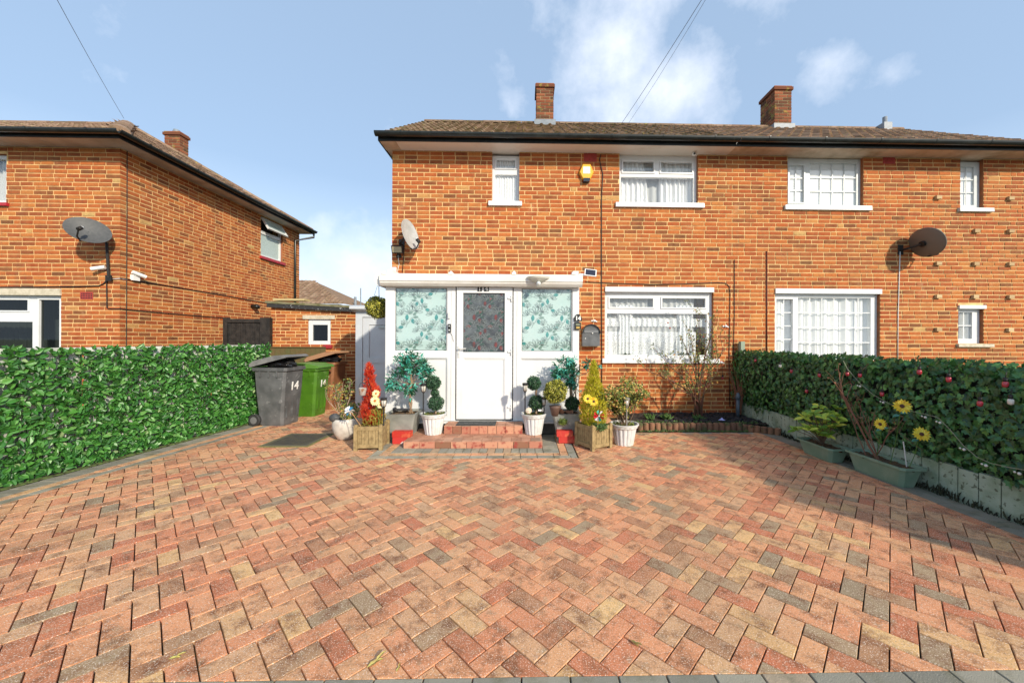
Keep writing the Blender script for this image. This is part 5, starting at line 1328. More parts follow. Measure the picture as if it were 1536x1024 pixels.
def conifer(t, name, mt, cone, n, L, z0, lean=(0, 0)):
    # cone: [(height, radius)] silhouette; sprays point up and outwards
    q = MB(); H = cone[-1][0]
    def rad(h):
        for (a, ra), (b_, rb_) in zip(cone, cone[1:]):
            if a <= h <= b_: return ra + (rb_ - ra) * (h - a) / (b_ - a)
        return 0
    i = 0
    while i < n:
        h = H * rnd(); r_ = rad(h)
        if rnd() > r_ / max(c[1] for c in cone) + .12: continue
        a = ru(0, 2 * math.pi); rr = r_ * math.sqrt(rnd()) ** .6
        p = V((rr * math.cos(a) + lean[0] * h, rr * math.sin(a) + lean[1] * h, z0 + h)); d = V((math.cos(a) * .45 + ru(-.35, .35), math.sin(a) * .45 + ru(-.35, .35), ru(.5, 1.2)))
        base = .25 + .5 * rnd(); 
        for k in range(3):
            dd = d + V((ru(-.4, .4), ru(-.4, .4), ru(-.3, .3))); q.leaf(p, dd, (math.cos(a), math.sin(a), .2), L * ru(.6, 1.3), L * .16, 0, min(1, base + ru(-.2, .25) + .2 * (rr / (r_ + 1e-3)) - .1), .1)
        i += 1
    q.tube([(0, 0, z0 - .05), (lean[0] * H * .8, lean[1] * H * .8, z0 + H * .8)], .008, 5, 0, 0)
    return obj(name, q, mt, t)
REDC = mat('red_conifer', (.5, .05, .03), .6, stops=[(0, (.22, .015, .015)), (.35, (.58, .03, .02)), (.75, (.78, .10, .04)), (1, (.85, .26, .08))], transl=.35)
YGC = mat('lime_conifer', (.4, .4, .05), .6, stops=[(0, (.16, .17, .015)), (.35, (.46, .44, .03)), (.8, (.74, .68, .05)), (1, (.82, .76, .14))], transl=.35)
GRC = mat('ochre_conifer', (.3, .3, .06), .6, stops=[(0, (.16, .13, .03)), (.5, (.40, .36, .06)), (1, (.62, .46, .12))], transl=.2)
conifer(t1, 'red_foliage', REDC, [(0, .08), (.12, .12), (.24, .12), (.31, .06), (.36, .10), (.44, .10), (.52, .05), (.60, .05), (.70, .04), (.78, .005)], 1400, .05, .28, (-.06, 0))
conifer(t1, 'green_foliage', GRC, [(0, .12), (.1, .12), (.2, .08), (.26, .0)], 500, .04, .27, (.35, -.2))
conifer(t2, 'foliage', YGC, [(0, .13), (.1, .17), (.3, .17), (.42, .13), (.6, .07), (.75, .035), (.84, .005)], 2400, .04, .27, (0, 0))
q = MB(); topi(q, (-.02, -.13, .29), .09, 160, .05, .012, .05); obj('trailing_foliage', q, WEED, t2)

# round cream pot with mixed shrub
b = P(518, 656, 5.26); t = thing('potted_shrub', 'round cream pot with sparse leafy shrub and bare twigs beside the grate', 'potted plant', (b.x, 5.26, 0))
q = MB(); q.lathe([(.085, 0), (.10, .01), (.145, .09), (.17, .18), (.165, .26), (.155, .29), (.14, .29), (.14, .25)], 32, (0, 0, 0)); obj('pot', q, CPOT, t, smooth=True); soil_disc(.14, .25, parent=t, moss=160)
q = MB(); tips = []; rg = random.Random(12)
for i in range(7): branch(q, (ru(-.03, .03), ru(-.03, .03), .25), (rg.uniform(-.4, .35), rg.uniform(-.3, .3), 1), rg.uniform(.3, .42), .006, 2, tips, .25, rg, .25, (1, 3))
obj('twigs', q, mat('bare_twig', (.42, .30, .22), .8), t)
SHL = mat('small_shrub_leaf', (.15, .18, .04), .5, stops=[(0, (.04, .08, .02)), (.5, (.12, .18, .04)), (.8, (.33, .32, .05)), (1, (.5, .25, .08))])
q = MB()
for (p, d, k) in tips:
    if p.z > .68 and rnd() < .75: continue
    for _ in range(6): q.leaf(p + V((ru(-.03, .05), ru(-.04, .04), ru(-.03, .03))), (ru(-1, 1), ru(-1, 1), ru(-.3, 1)), (ru(-1, 1), -1, 1), ru(.025, .045), ru(.014, .022), 0, rnd())
for i in range(260): q.leaf((ru(-.05, .18), ru(-.12, .12), ru(.27, .48)), (ru(-1, 1), ru(-1, 1), ru(-.3, 1)), (ru(-1, 1), -1, 1), ru(.03, .05), ru(.014, .024), 0, rnd())
obj('leaves', q, SHL, t)
q = MB(); q.ball((b.x - .1, 5.17, .31), .075, .06, .06, 14, 9, 0, .5, .03); obj('dark_stone', q, mat('dark_stone', (.05, .055, .06), .6, (.09, .09, .09), 30), None, label='dark rounded stone on the soil of the round cream pot', cat='stone', loc=V((b.x - .1, 5.17, .25)), smooth=True)

# far right fluted pot with bushy shrub
b = P(936, 668, 4.98); t = thing('potted_shrub', 'white fluted pot with bushy yellow-green shrub at the right end of the row', 'potted plant', (b.x, 4.98, 0), 'white fluted pots')
fluted_pot(t, .19, .125, .28); soil_disc(.17, .255, parent=t, moss=140)
q = MB(); tips = []; rg = random.Random(21)
for i in range(12): branch(q, (rg.uniform(-.05, .05), rg.uniform(-.05, .05), .25), (rg.uniform(-.75, .75), rg.uniform(-.5, .5), 1), rg.uniform(.22, .4), .006, 2, tips, .25, rg, .2, (2, 4))
obj('twigs', q, TWIG, t)
q = MB(); YSL = mat('variegated_leaf', (.3, .3, .06), .5, stops=[(0, (.05, .10, .02)), (.4, (.14, .20, .04)), (.7, (.42, .38, .06)), (.9, (.62, .45, .14)), (1, (.60, .25, .12))], transl=.1)
for (p, d, k) in tips:
    if k > 1: continue
    for _ in range(11): q.leaf(p + V((ru(-.045, .045), ru(-.045, .045), ru(-.045, .045))), (ru(-1, 1), ru(-1, 1), ru(-.3, 1)), (ru(-1, 1), -1, 1), ru(.026, .042), ru(.015, .022), 0, rnd())
obj('leaves', q, YSL, t)

# ================================================================== wheelie bins
def wheelie(u, Y, label, cm, lidm, open_, num, s=1.0, rz=0):
    b = P(u, 620, Y); t = thing('wheelie_bin', label, 'wheelie bin', (b.x, Y, 0), 'wheelie bins by the side passage', R(rz))
    # depth along local x: back (hinge, wheels) at -x, front at +x
    D0, D1, W0, W1, H = .40 * s, .58 * s, .38 * s, .47 * s, .93 * s
    q = MB()
    def ring(d0, d1, w_, z, e=.035):
        c = w_ / 2; return [(d0 + e, -c, z), (d1 - e, -c, z), (d1, -c + e, z), (d1, c - e, z), (d1 - e, c, z), (d0 + e, c, z), (d0, c - e, z), (d0, -c + e, z)]
    rs = [ring(-.16 * s, .20 * s, W0, .0), ring(-.20 * s, .205 * s, W0 + .01, .03), ring(-.22 * s, .22 * s, W0 + .03, .25 * s), ring(-.25 * s, .25 * s, W0 + .06, .6 * s), ring(-.27 * s, .27 * s, W1 - .03, .86 * s), ring(-.275 * s, .275 * s, W1 - .025, .875 * s), ring(-.30 * s, .30 * s, W1 + .02, .88 * s), ring(-.30 * s, .30 * s, W1 + .02, .93 * s), ring(-.27 * s, .27 * s, W1 - .04, .93 * s), ring(-.25 * s, .25 * s, W1 - .08, .6 * s)]
    for k in range(len(rs) - 1):
        for i in range(8): j = (i + 1) % 8; q.poly([rs[k][i], rs[k][j], rs[k + 1][j], rs[k + 1][i]])
    q.poly(rs[0][::-1]); q.poly(rs[-1])
    for y in (-.12, 0, .12): q.box(.20 * s, .235 * s, y * s - .006, y * s + .006, .12, .42 * s)
    for x in (-.14, 0, .14): q.box(x * s - .012, x * s + .012, -W1 / 2 - .004, -W1 / 2 + .02, .78 * s, .88 * s)
    obj('body', q, cm, t)
    q = MB(); T = Matrix.Translation((-.30 * s, 0, .955 * s)) @ Matrix.Rotation(R(-open_), 4, 'Y')
    prof = [(0, 0), (.0, .03), (.08, .06), (.45, .055), (.60, .025), (.63, 0), (.63, -.02), (.61, -.02), (.60, .005), (.45, .03), (.08, .03), (.02, 0)]
    q.extrude([(x * s, z) for x, z in prof], (0, -W1 / 2 - .02, 0), (0, W1 / 2 + .02, 0), V((1, 0, 0)), V((0, 0, 1)))
    for y in (-W1 / 2 - .024, W1 / 2 + .018): q.extrude([(0, .03), (.08 * s, .062), (.45 * s, .057), (.63 * s, .005), (.63 * s, -.025), (0, -.02)], (0, y, 0), (0, y + .006, 0), V((1, 0, 0)), V((0, 0, 1)))
    q.v = [tuple(T @ V(p)) for p in q.v]; obj('lid', q, lidm, t)
    q = MB(); q.tube([(-.33 * s, -W1 / 2, .95 * s), (-.33 * s, W1 / 2, .95 * s)], .018, 8); obj('handle', q, cm, t, smooth=True)
    for sy in (-1, 1):
        y = sy * (W0 / 2 + .03); q = MB(); wz, wx = .095, -.235 * s
        q.lathe([(.055, -.028), (.09, -.028), (.098, -.018), (.098, .018), (.09, .028), (.055, .028)], 20, (0, 0, 0), T=Matrix.Translation((wx, y, wz)) @ Matrix.Rotation(R(90), 4, 'X'))
        wo = obj('wheel', q, mat('tyre_rubber', (.03, .03, .03), .7) if 'tyre_rubber' not in bpy.data.materials else bpy.data.materials['tyre_rubber'], t, smooth=False)
        q = MB(); q.lathe([(.02, -.032), (.056, -.03), (.056, .03), (.02, .032)], 16, (0, 0, 0), T=Matrix.Translation((wx, y, wz)) @ Matrix.Rotation(R(90), 4, 'X')); obj('hub', q, mat('hub_grey', (.16, .16, .16), .5) if 'hub_grey' not in bpy.data.materials else bpy.data.materials['hub_grey'], wo)
    if num:
        Rm = ROOTM[t.name] @ Matrix.Translation((.262 * s, 0, .62 * s)) @ Matrix.Rotation(R(6), 4, 'Y') @ Matrix(((0, 0, 1, 0), (1, 0, 0, 0), (0, 1, 0, 0), (0, 0, 0, 1)))
        text_mesh('14', .19 * s, WHT, Rm, 'number', t, .003, .003)
    return t
GBM = mat('grey_bin_plastic', (.085, .088, .09), .45, (.15, .152, .155), 5, .4, .7, speck=(11, .62, (.25, .25, .25), .55))
GLM = mat('grey_bin_lid', (.22, .215, .21), .5, (.14, .14, .14), 5)
GRB = mat('green_bin_plastic', (.075, .20, .015), .4, (.05, .14, .012), 5, .4, .7, speck=(11, .64, (.22, .36, .12), .4)); GRL = mat('green_bin_lid', (.12, .28, .045), .45, (.09, .22, .035), 3)
BRB = mat('brown_bin_plastic', (.28, .12, .05), .5, (.22, .09, .04), 4); BRL = mat('brown_bin_lid', (.42, .22, .11), .55, (.34, .17, .09), 4)
BAG = mat('black_bag', (.012, .012, .013), .18)
def binbag(t, name, lab):
    q = MB(); M_ = ROOTM[t.name]; n = 18; k = 10
    i0 = 0
    for a in range(k + 1):
        ph = math.pi * a / k
        for j in range(n):
            th = 2 * math.pi * j / n; jt = 1 + .16 * math.sin(5 * th + a) * math.sin(3 * ph) + ru(-.05, .05)
            q.v.append(tuple(M_ @ V((.06 + .21 * jt * math.sin(ph) * math.cos(th), .2 * jt * math.sin(ph) * math.sin(th), .97 + .085 * math.cos(ph) * jt))))
    for a in range(k):
        for j in range(n): j2 = (j + 1) % n; q.f.append((a * n + j, (a + 1) * n + j, (a + 1) * n + j2, a * n + j2)); q.m.append(0); q.r.append(.5)
    c = M_ @ V((0, 0, .93)); obj(name, q, BAG, None, label=lab, cat='bin bag', loc=c)
bA = wheelie(419, 6.22, 'scuffed grey wheelie bin with its lid propped open by a bag', GBM, GLM, 15, True, rz=-6)
bB = wheelie(465, 6.95, 'bright green wheelie bin with its lid closed', GRB, GRL, 0, True, .93, rz=-4)
bC = wheelie(491, 7.65, 'brown wheelie bin with raised lid at the back of the row', BRB, BRL, 16, False, rz=-6)
binbag(bA, 'bin_bag', 'shiny black bag bulging out of the grey wheelie bin'); binbag(bC, 'bin_bag', 'shiny black bag bulging out of the brown wheelie bin')
# drain grate
q = MB(); ca, cb_, cc, cd = (-3.33, 4.92), (-2.83, 4.92), (-2.86, 5.48), (-3.38, 5.48)
q.slab((-3.4, 4.88, .012), X0, V((0, 1, 0)), V((0, 0, 1)), .58, .64, [(.035, .545, .035, .605)], .02, 0)
q.box(-3.365, -2.855, 4.915, 5.485, -.012, .0045, 1)
for i in range(14):
    x = -3.365 + .51 * (i + .5) / 14; q.box(x - .008, x + .008, 4.92, 5.48, .0045, .008, 1)
q.box(-3.43, -2.79, 4.85, 4.88, -.005, .006, 2); q.box(-3.43, -3.4, 4.881, 5.55, -.005, .006, 2); q.box(-2.82, -2.79, 4.881, 5.55, -.005, .006, 2)
obj('manhole_cover', q, [mat('rusty_rim', (.12, .11, .07), .8), mat('dark_cover', (.06, .055, .045), .85, (.09, .08, .05), 12), mat('mossy_surround', (.22, .20, .07), .95, (.14, .14, .04), 14)], None, label='dark rectangular recessed cover in the paving near the bins', cat='manhole cover', loc=V((-3.11, 5.2, 0)))

# ================================================================== troughs on the right with plants
TRG = mat('green_trough', (.17, .27, .19), .5, (.26, .34, .25), 7, .45, .75, bmp=.15)
def trough(x, y0, y1, label, wdt=.24, h=.20, rz=0):
    L = y1 - y0; t = thing('trough_planter', label, 'planter', (x, (y0 + y1) / 2, 0), 'green trough planters by the ivy', R(rz))
    def ring(l, w_, z, e=.03):
        a, b = w_ / 2, l / 2; e = min(e, a * .5); return [(-a + e, -b, z), (a - e, -b, z), (a, -b + e, z), (a, b - e, z), (a - e, b, z), (-a + e, b, z), (-a, b - e, z), (-a, -b + e, z)]
    q = MB(); rs = [ring(L - .14, wdt - .09, 0), ring(L - .13, wdt - .08, .015), ring(L - .06, wdt - .03, h * .8), ring(L - .05, wdt - .02, h * .88), ring(L, wdt + .02, h * .90), ring(L, wdt + .02, h), ring(L - .04, wdt - .02, h), ring(L - .06, wdt - .04, h - .04)]
    for k in range(len(rs) - 1):
        for i in range(8): j = (i + 1) % 8; q.poly([rs[k][i], rs[k][j], rs[k + 1][j], rs[k + 1][i]])
    q.poly(rs[0][::-1]); obj('trough', q, TRG, t)
    q = MB(); q.poly(ring(L - .06, wdt - .04, h - .03))
    for i in range(50): q.ball((ru(-wdt * .4, wdt * .4), ru(-L * .45, L * .45), h - .028), ru(.01, .025), None, .012, 6, 4, 0, rnd(), .2)
    obj('soil', q, POTSOIL, t); return t
tr1 = trough(3.645, 3.40, 4.06, 'green trough planter with dead twiggy bush and yellow flowers, nearer of the two')
tr2 = trough(3.565, 4.12, 4.68, 'green trough planter with broad-leaved shrub, farther of the two', .26, .17)
q = MB(); tips = []; rg = random.Random(30); y0_ = .12
for (dx, dy, L, r_) in ((-.40, .45, .66, .012), (.0, .25, .48, .007), (-.05, -.35, .42, .006), (-.1, .7, .5, .006), (-.3, -.1, .36, .005)):
    branch(q, (ru(-.02, .02), y0_ + ru(-.08, .08), .17), (dx, dy, 1), L, r_, 2, tips, .22, rg, .2, (1, 3))
obj('twigs', q, mat('dead_twig', (.22, .10, .06), .85), tr1)
q = MB(); q_m = mat('dried_leaf', (.30, .13, .07), .8, (.18, .10, .06), 20)
for (p, d, k) in tips:
    if rnd() < .5: q.leaf(p, (ru(-1, 1), ru(-1, 1), ru(-1, .5)), (ru(-1, 1), -1, 1), ru(.02, .04), ru(.012, .02), 0, rnd())
obj('dried_leaves', q, q_m, tr1)
q = MB(); BL = mat('broad_leaf', (.14, .22, .04), .4, stops=[(0, (.12, .24, .03)), (.5, (.30, .46, .05)), (.85, (.55, .62, .08)), (1, (.72, .66, .08))], transl=.15); rg = random.Random(33)
q2 = MB()
for i in range(22):
    a = rg.uniform(0, 6.28); r_ = rg.uniform(.05, .27); tip = V((r_ * math.cos(a) * .8 - .05, r_ * math.sin(a) * 1.1 + .0, .17 + rg.uniform(.08, .44))); q2.tube([(0, 0, .15), tip * .5 + V((0, 0, .1)), tip], [.006, .005, .003], 5)
    for k in range(6):
        an = k / 6 * 6.28 + rg.uniform(-.3, .3); d = V((math.cos(an), math.sin(an), rg.uniform(-.4, .7))); q.leaf(tip, d, (-.5, -.5, 1), rg.uniform(.08, .12), rg.uniform(.042, .058), 0, rnd(), .12)
obj('leaves', q, BL, tr2); obj('stems', q2, TWIG, tr2)

# artificial flowers
PET = mat('yellow_petal', (.80, .62, .03), .5, stops=[(0, (.75, .45, .02)), (.5, (.82, .66, .04)), (1, (.88, .80, .12))], transl=.2); PETC = mat('cream_petal', (.85, .82, .45), .5, stops=[(0, (.80, .72, .30)), (1, (.88, .86, .58))], transl=.2); EYE = mat('flower_eye', (.08, .03, .015), .8); EYEO = mat('orange_flower_eye', (.45, .14, .02), .8); BLF = mat('bluish_leaf', (.12, .32, .24), .5); STM = mat('green_stem', (.08, .18, .03), .6)
def flower(c, nrm, r_, label, pet, eye, stem_to=None, grp=None, n=16, leafy=True):
    c = V(c); t = thing('artificial_flower', label, 'artificial flower', c, grp); nrm = V(nrm).normalized(); a = nrm.orthogonal().normalized(); b_ = nrm.cross(a); q = MB()
    for ringn, (k0, L) in enumerate(((0, r_), (.5, r_ * .8))):
        for k in range(n):
            th = 2 * math.pi * (k + k0) / n; d = a * math.cos(th) + b_ * math.sin(th); q.leaf(nrm * (.004 * ringn) + d * r_ * .2, d + nrm * ru(.02, .3), nrm, (L - r_ * .15) * ru(.85, 1.05), r_ * .34, 0, rnd(), .12)
    obj('petals', q, pet, t)
    q = MB(); T = nrm.to_track_quat('Z', 'Y').to_matrix().to_4x4(); q.lathe([(r_ * .26, -.002), (r_ * .26, .008), (r_ * .18, .014), (.002, .014)], 12, (0, 0, 0), T=T); obj('eye', q, eye, t)
    if stem_to is not None:
        e = V(stem_to) - c; q = MB(); q.tube([-nrm * .004, -nrm * .02 + e * .1, e * .55 + V((.01, 0, 0)), e], .003, 5); obj('stem', q, STM, t)
        if leafy:
            q = MB(); q.leaf(-nrm * .02 + e * .12, (.9, -.1, .15), (0, -.5, 1), r_ * 1.2, r_ * .5); q.leaf(-nrm * .02 + e * .14, (-.9, -.1, -.15), (0, -.5, 1), r_ * 1.1, r_ * .5); obj('leaf', q, BLF, t)
    return t
tc_ = V((3.645, 3.7, .17))
p = P(1353, 609, 3.38); flower(p, (-.5, -.8, .3), .068, 'yellow flower with dark eye, highest of three over the near trough', PET, EYE, tc_ + V((0, -.05, 0)), 'yellow flowers in the near trough')
p = P(1382, 651, 3.3); flower(p, (-.35, -.85, .35), .066, 'yellow flower with dark eye beside the white stake at the ivy', PET, EYE, tc_ + V((.03, -.2, 0)), 'yellow flowers in the near trough')
p = P(1321, 636, 3.55); flower(p, (-.95, -.15, .1), .058, 'yellow flower seen edge on by the dead twigs', PET, EYE, tc_ + V((0, .1, 0)), 'yellow flowers in the near trough')
q = MB(); a = G(1360, 700, .18); p1 = P(1355, 662, a.y); q.tube([a, p1], .005, 6); obj('stake', q, WCABLE, None, label='thin white stake standing in the near green trough', cat='stake', loc=a)
for (u, v, r_, lb) in ((564, 590, .05, 'upper of the'), (571, 607, .05, 'rightmost of the'), (553, 600, .0, ''), (562.5, 601, .062, 'front lowest of the')):
    if r_ == 0: continue
    p = P(u, v if r_ != .062 else 601, 4.68 if r_ == .062 else 4.74); flower(p, (.1, -1, .25), r_, 'cream daisy with orange eye, %s three above the left wooden planter' % lb, PETC, EYEO, (P(568, 640, 4.8).x, 4.8, .28), 'cream artificial daisies', leafy=False)
for (u, v, lb) in ((881.5, 598, 'left of the pair'), (890.5, 602, 'right of the pair')):
    p = P(u, v, 4.68); flower(p, (-.05, -1, .25), .062, 'large yellow flower with dark eye, %s on the yellow conifer' % lb, PET, EYE, (P(886, 640, 4.8).x, 4.8, .28), 'yellow flowers on the yellow conifer', leafy=False)
# pinwheels
def pinwheel(c, r_, cols, label, foot):
    c = V(c); t = thing('pinwheel', label, 'pinwheel', c, 'garden pinwheels'); n = 8
    for k in range(n):
        a0 = 2 * math.pi * k / n; q = MB(); f = lambda ang, rr, y: (rr * math.cos(ang), y, rr * math.sin(ang))
        q.poly([(0, 0, 0), f(a0, r_, -.004), f(a0 + .5, r_ * .9, -.03), f(a0 + .55, r_ * .45, -.04)]); obj('blade', q, cols[k % len(cols)], t)
    q = MB(); q.ball((0, -.03, 0), .008, n=8, k=5); obj('hub', q, WHT, t)
    q = MB(); q.tube([(0, .01, 0), tuple(V(foot) - c)], .004, 6); obj('stick', q, mat('stick_wood', (.5, .28, .12), .6) if 'stick_wood' not in bpy.data.materials else bpy.data.materials['stick_wood'], t)
RDM = mat('red_foil', (.55, .02, .03), .3); WFM = mat('white_foil', (.8, .8, .8), .3); TFM = mat('teal_foil', (.05, .4, .35), .3); BFM = mat('blue_foil', (.05, .3, .6), .3)
pinwheel(P(898, 623, 4.62), .072, [RDM, WFM, TFM, RDM], 'red, white and green pinwheel in front of the right wooden planter', (P(897, 650, 4.66).x, 4.7, .27))
pinwheel(P(525, 616, 4.85), .065, [WFM, BFM, WFM, WFM], 'white and blue pinwheel leaning left of the left wooden planter', (P(542, 640, 4.72).x, 4.72, .29))
# small bucket hanging in the red conifer
c = P(544, 586, 4.72); t = thing('mini_bucket', 'small rusty white bucket hanging in the red conifer', 'bucket', c)
q = MB(); q.lathe([(.035, -.055), (.048, .035), (.05, .037), (.046, .033)], 18, (0, 0, 0)); obj('pail', q, mat('rusty_white', (.6, .58, .54), .6, (.35, .15, .07), 14, .55, .65), t, smooth=True)
q = MB(); q.tube([(.048 * math.cos(a), 0, .03 + .075 * math.sin(a)) for a in [math.pi * k / 10 for k in range(11)]], .003, 5); q.tube([(0.02, 0, .1), (.07, .0, .13), (.09, .05, .0), (.08, .1, -.3)], .004, 5); obj('handle', q, CABLE, t)
# solar stake lamps
def stake(u, vt, vb, Y, label, capm=None, tilt=0, w_=.032):
    a = P(u, vb, Y); b = P(u, vt, Y); t = thing('solar_stake_lamp', label, 'garden lamp', a, 'solar stake lamps in the pots'); H = b.z - a.z; K = bpy.data.materials.get('black_lamp_plastic')
    q = MB(); q.tube([(0, 0, -.05), (0, 0, H - .11)], .009, 8); obj('stake', q, capm or K, t)
    q = MB(); q.lathe([(w_ * .75, H - .11), (w_, H - .03)], 14, (0, 0, 0)); obj('lens', q, mat('lamp_lens', (.55, .52, .45), .1) if 'lamp_lens' not in bpy.data.materials else bpy.data.materials['lamp_lens'], t, smooth=True)
    q = MB(); q.lathe([(w_ * 1.2, H - .03), (w_ * 1.25, H - .005), (w_ * .9, H)], 16, (0, 0, 0)); q.lathe([(w_ * .5, H - .125), (w_ * .8, H - .108)], 12, (0, 0, 0))
    for k in range(4): an = k * math.pi / 2 + .4; q.tube([(w_ * .8 * math.cos(an), w_ * .8 * math.sin(an), H - .11), (w_ * 1.08 * math.cos(an), w_ * 1.08 * math.sin(an), H - .03)], .003, 4)
    obj('cap', q, capm or K, t)
stake(635, 575, 616, 5.07, 'black solar stake lamp in front of the topiary left of the door')
stake(787.5, 574, 616, 5.09, 'black solar stake lamp in front of the topiary right of the door')
stake(816, 595, 616, 5.15, 'short dark solar lamp between the topiary and the yellow-green ball')
stake(940, 596, 634, 4.84, 'silver solar stake lamp in the bushy far right pot', mat('silver_plastic', (.35, .33, .30), .35, metal=.4))
stake(575.5, 596, 632, 4.72, 'small black solar lamp beside the cream daisies')
# shell and small tile in the right topiary pot
c = P(793, 615.5, 5.06); q = MB(); q.lathe([(.045, -.004), (.04, .006), (.002, .012)], 16, (0, 0, 0), fl=lambda t, k: 1 + .08 * math.sin(t * 9), T=Matrix.Translation(c) @ Matrix.Rotation(R(70), 4, 'X'))
obj('shell', q, mat('shell_cream', (.70, .62, .48), .5, (.5, .4, .3), 30), None, label='pale round shell on the soil of the right topiary pot', cat='shell', loc=c, smooth=True)
c = P(809.5, 615, 5.06); q = MB(); q.box(-.035, .035, -.01, .01, -.02, .025, 1, T=Matrix.Translation(c)); q.box(-.02, .025, -.012, -.009, -.01, .012, 0, T=Matrix.Translation(c)); obj('small_sign', q, [WHT, BLK], None, label='small black marker with white face in the right topiary pot', cat='marker', loc=c)

# ================================================================== fittings on the walls
DISHG = mat('dark_mesh_dish', (.07, .072, .072), .6, (.09, .09, .09), 30); DISHL = mat('pale_dish', (.42, .43, .42), .5, (.34, .35, .34), 9); DISHB = mat('brown_mesh_dish', (.17, .14, .11), .6)
AX = V((.88, -.42, .30)).normalized()
def dish(c, a_, b_, mt, label, wallp, ax=AX, pole=None, roll=0):
    c = V(c); t = thing('satellite_dish', label, 'satellite dish', wallp, 'satellite dishes on the walls'); o = c - V(wallp)
    z = ax; x = V((0, 0, 1)).cross(z).normalized(); y = z.cross(x); Rm = Matrix((x, y, z)).transposed().to_4x4() @ Matrix.Rotation(R(roll), 4, 'Z'); T = Matrix.Translation(o) @ Rm
    q = MB(); n = 36; pf = [(s, .055 * s * s) for s in (.02, .25, .5, .75, .97)] + [(1, .055), (1, .045)] + [(s, .055 * s * s - .012) for s in (.95, .7, .4, .02)]
    i0 = 0
    for (s, h) in pf:
        for k in range(n): th = 2 * math.pi * k / n; q.v.append(tuple(T @ V((a_ * s * math.cos(th), b_ * s * math.sin(th), h))))
    for j in range(len(pf) - 1):
        for k in range(n): k2 = (k + 1) % n; q.f.append((j * n + k, j * n + k2, (j + 1) * n + k2, (j + 1) * n + k)); q.m.append(0); q.r.append(.5)
    obj('reflector', q, mt, t, smooth=True)
    K = CABLE; q = MB(); lnb = V((0, -b_ * .62, a_ * .95))
    q.tube([T @ V((0, -b_ * .9, -.01)), T @ V((0, -b_ * 1.02, a_ * .5)), T @ lnb], .012, 6); obj('feed_arm', q, K, t)
    q = MB(); q.tube([T @ (lnb + V((0, -.02, -.02))), T @ (lnb + V((0, .035, -.05)))], .03, 10); q.tube([T @ (lnb + V((0, .035, -.05))), T @ (lnb + V((0, .055, -.065)))], .026, 10, 1); obj('lnb', q, [K, UPVCG], t, smooth=True)
    q = MB(); bk = T @ V((0, 0, -.05)); q.tube([T @ V((0, 0, -.01)), bk], .05, 10)
    if pole: q.tube([bk, V(pole[0]) - V(wallp)], .02, 8); q.tube([V(pole[0]) - V(wallp), V(pole[1]) - V(wallp)], .02, 8); q.box(-.05, .05, -.01, .01, -.05, .05, T=Matrix.Translation(V(pole[1]) - V(wallp)))
    else: q.tube([bk, V((0, -.12, -.02)), V((0, 0, -.02))], .018, 8); q.box(-.05, .05, -.015, 0, -.1, .08)
    obj('bracket', q, K, t); return t
c = P(133, 348, NY - .30); pw = P(160, 395, NY); pw.y = NY
dish(c, .285, .215, DISHG, 'large dark mesh dish on a pole at the corner of the left house', (pw.x, NY, pw.z), V((.62, -.74, .42)), pole=((P(160, 365, NY - .06).x, NY - .06, P(160, 365, NY).z), (P(163, 418, NY - .06).x, NY - .06, P(163, 418, NY).z)), roll=-24)
c = P(612, 353, FY - .26); pw = P(603, 366, FY)
dish(c, .215, .26, DISHL, 'small pale dish seen side on above the porch roof', (pw.x, FY, pw.z), V((.93, -.34, .25)))
c = P(1386, 365, FY - .28); pw = P(1350, 374, FY)
dish(c, .31, .26, DISHB, 'brown mesh dish on the joined right-hand house', (pw.x, FY, pw.z), V((.94, -.02, .34)))
wcable([(1349, 378), (1347.5, 420), (1346, 470), (1345.5, 545)], .008, 'dish_cable', WCABLE, house2)
wcable([(606, 374), (606, 385), (604, 408)], .006, 'dish_cable', CABLE, house)
# security cameras, floodlight, boxes
def seccam(base, d, label, L=.13, r_=.028, box=False, N=V((0, -1, 0))):
    t = thing('security_camera', label, 'security camera', base); q = MB(); d = V(d).normalized()
    q.tube([(0, 0, 0), N * .05], .035, 10) if not box else q.box(-.06, .06, -.06, .06, -.12, -.02)
    obj('mount', q, WHT, t); q = MB(); s = N * .08; q.tube([N * .03, s], .012, 6); q.tube([s - d * L * .4, s + d * L * .6], r_, 12); q.tube([s + d * L * .6, s + d * L * .62], r_ * .8, 12, 1); obj('camera_body', q, [WHT, BLK], t, smooth=False)
p = P(157, 403, NY); seccam((p.x, NY, p.z), (-.9, -.35, -.25), 'white bullet camera left of the corner of the left house', .18, .032)
p = SP(200, 411); seccam((NX, p.y, p.z), (.3, .9, -.3), 'white bullet camera and box round the corner of the left house', .2, .032, True, V((1, 0, 0)))
p = P(1041, 233, FY - .1); t = thing('dome_camera', 'small round white camera under the eaves above the upstairs window', 'security camera', (p.x, FY - .1, EZ)); q = MB(); q.ball((0, 0, -.035), .036, n=12, k=8); obj('housing', q, WHT, t, smooth=True); q = MB(); q.tube([(-.0, -.02, -.04), (-.005, -.038, -.045)], .018, 10); obj('lens', q, BLK, t)
p = P(596, 374, FY - .1); t = thing('floodlight', 'black square floodlight at the left edge of the house wall', 'floodlight', (p.x, FY, p.z)); q = MB(); T = Matrix.Translation((0, -.1, 0)) @ Matrix.Rotation(R(20), 4, 'X'); q.box(-.095, .095, -.025, .025, -.065, .065, T=T); q.box(-.015, .015, -.07, .0, -.09, -.06); q.box(-.04, .04, -.03, 0, -.13, -.08); obj('housing', q, CABLE, t); q = MB(); q.box(-.08, .08, -.03, -.0255, -.05, .05, T=T); obj('glass', q, mat('floodlight_glass', (.40, .34, .22), .3), t)
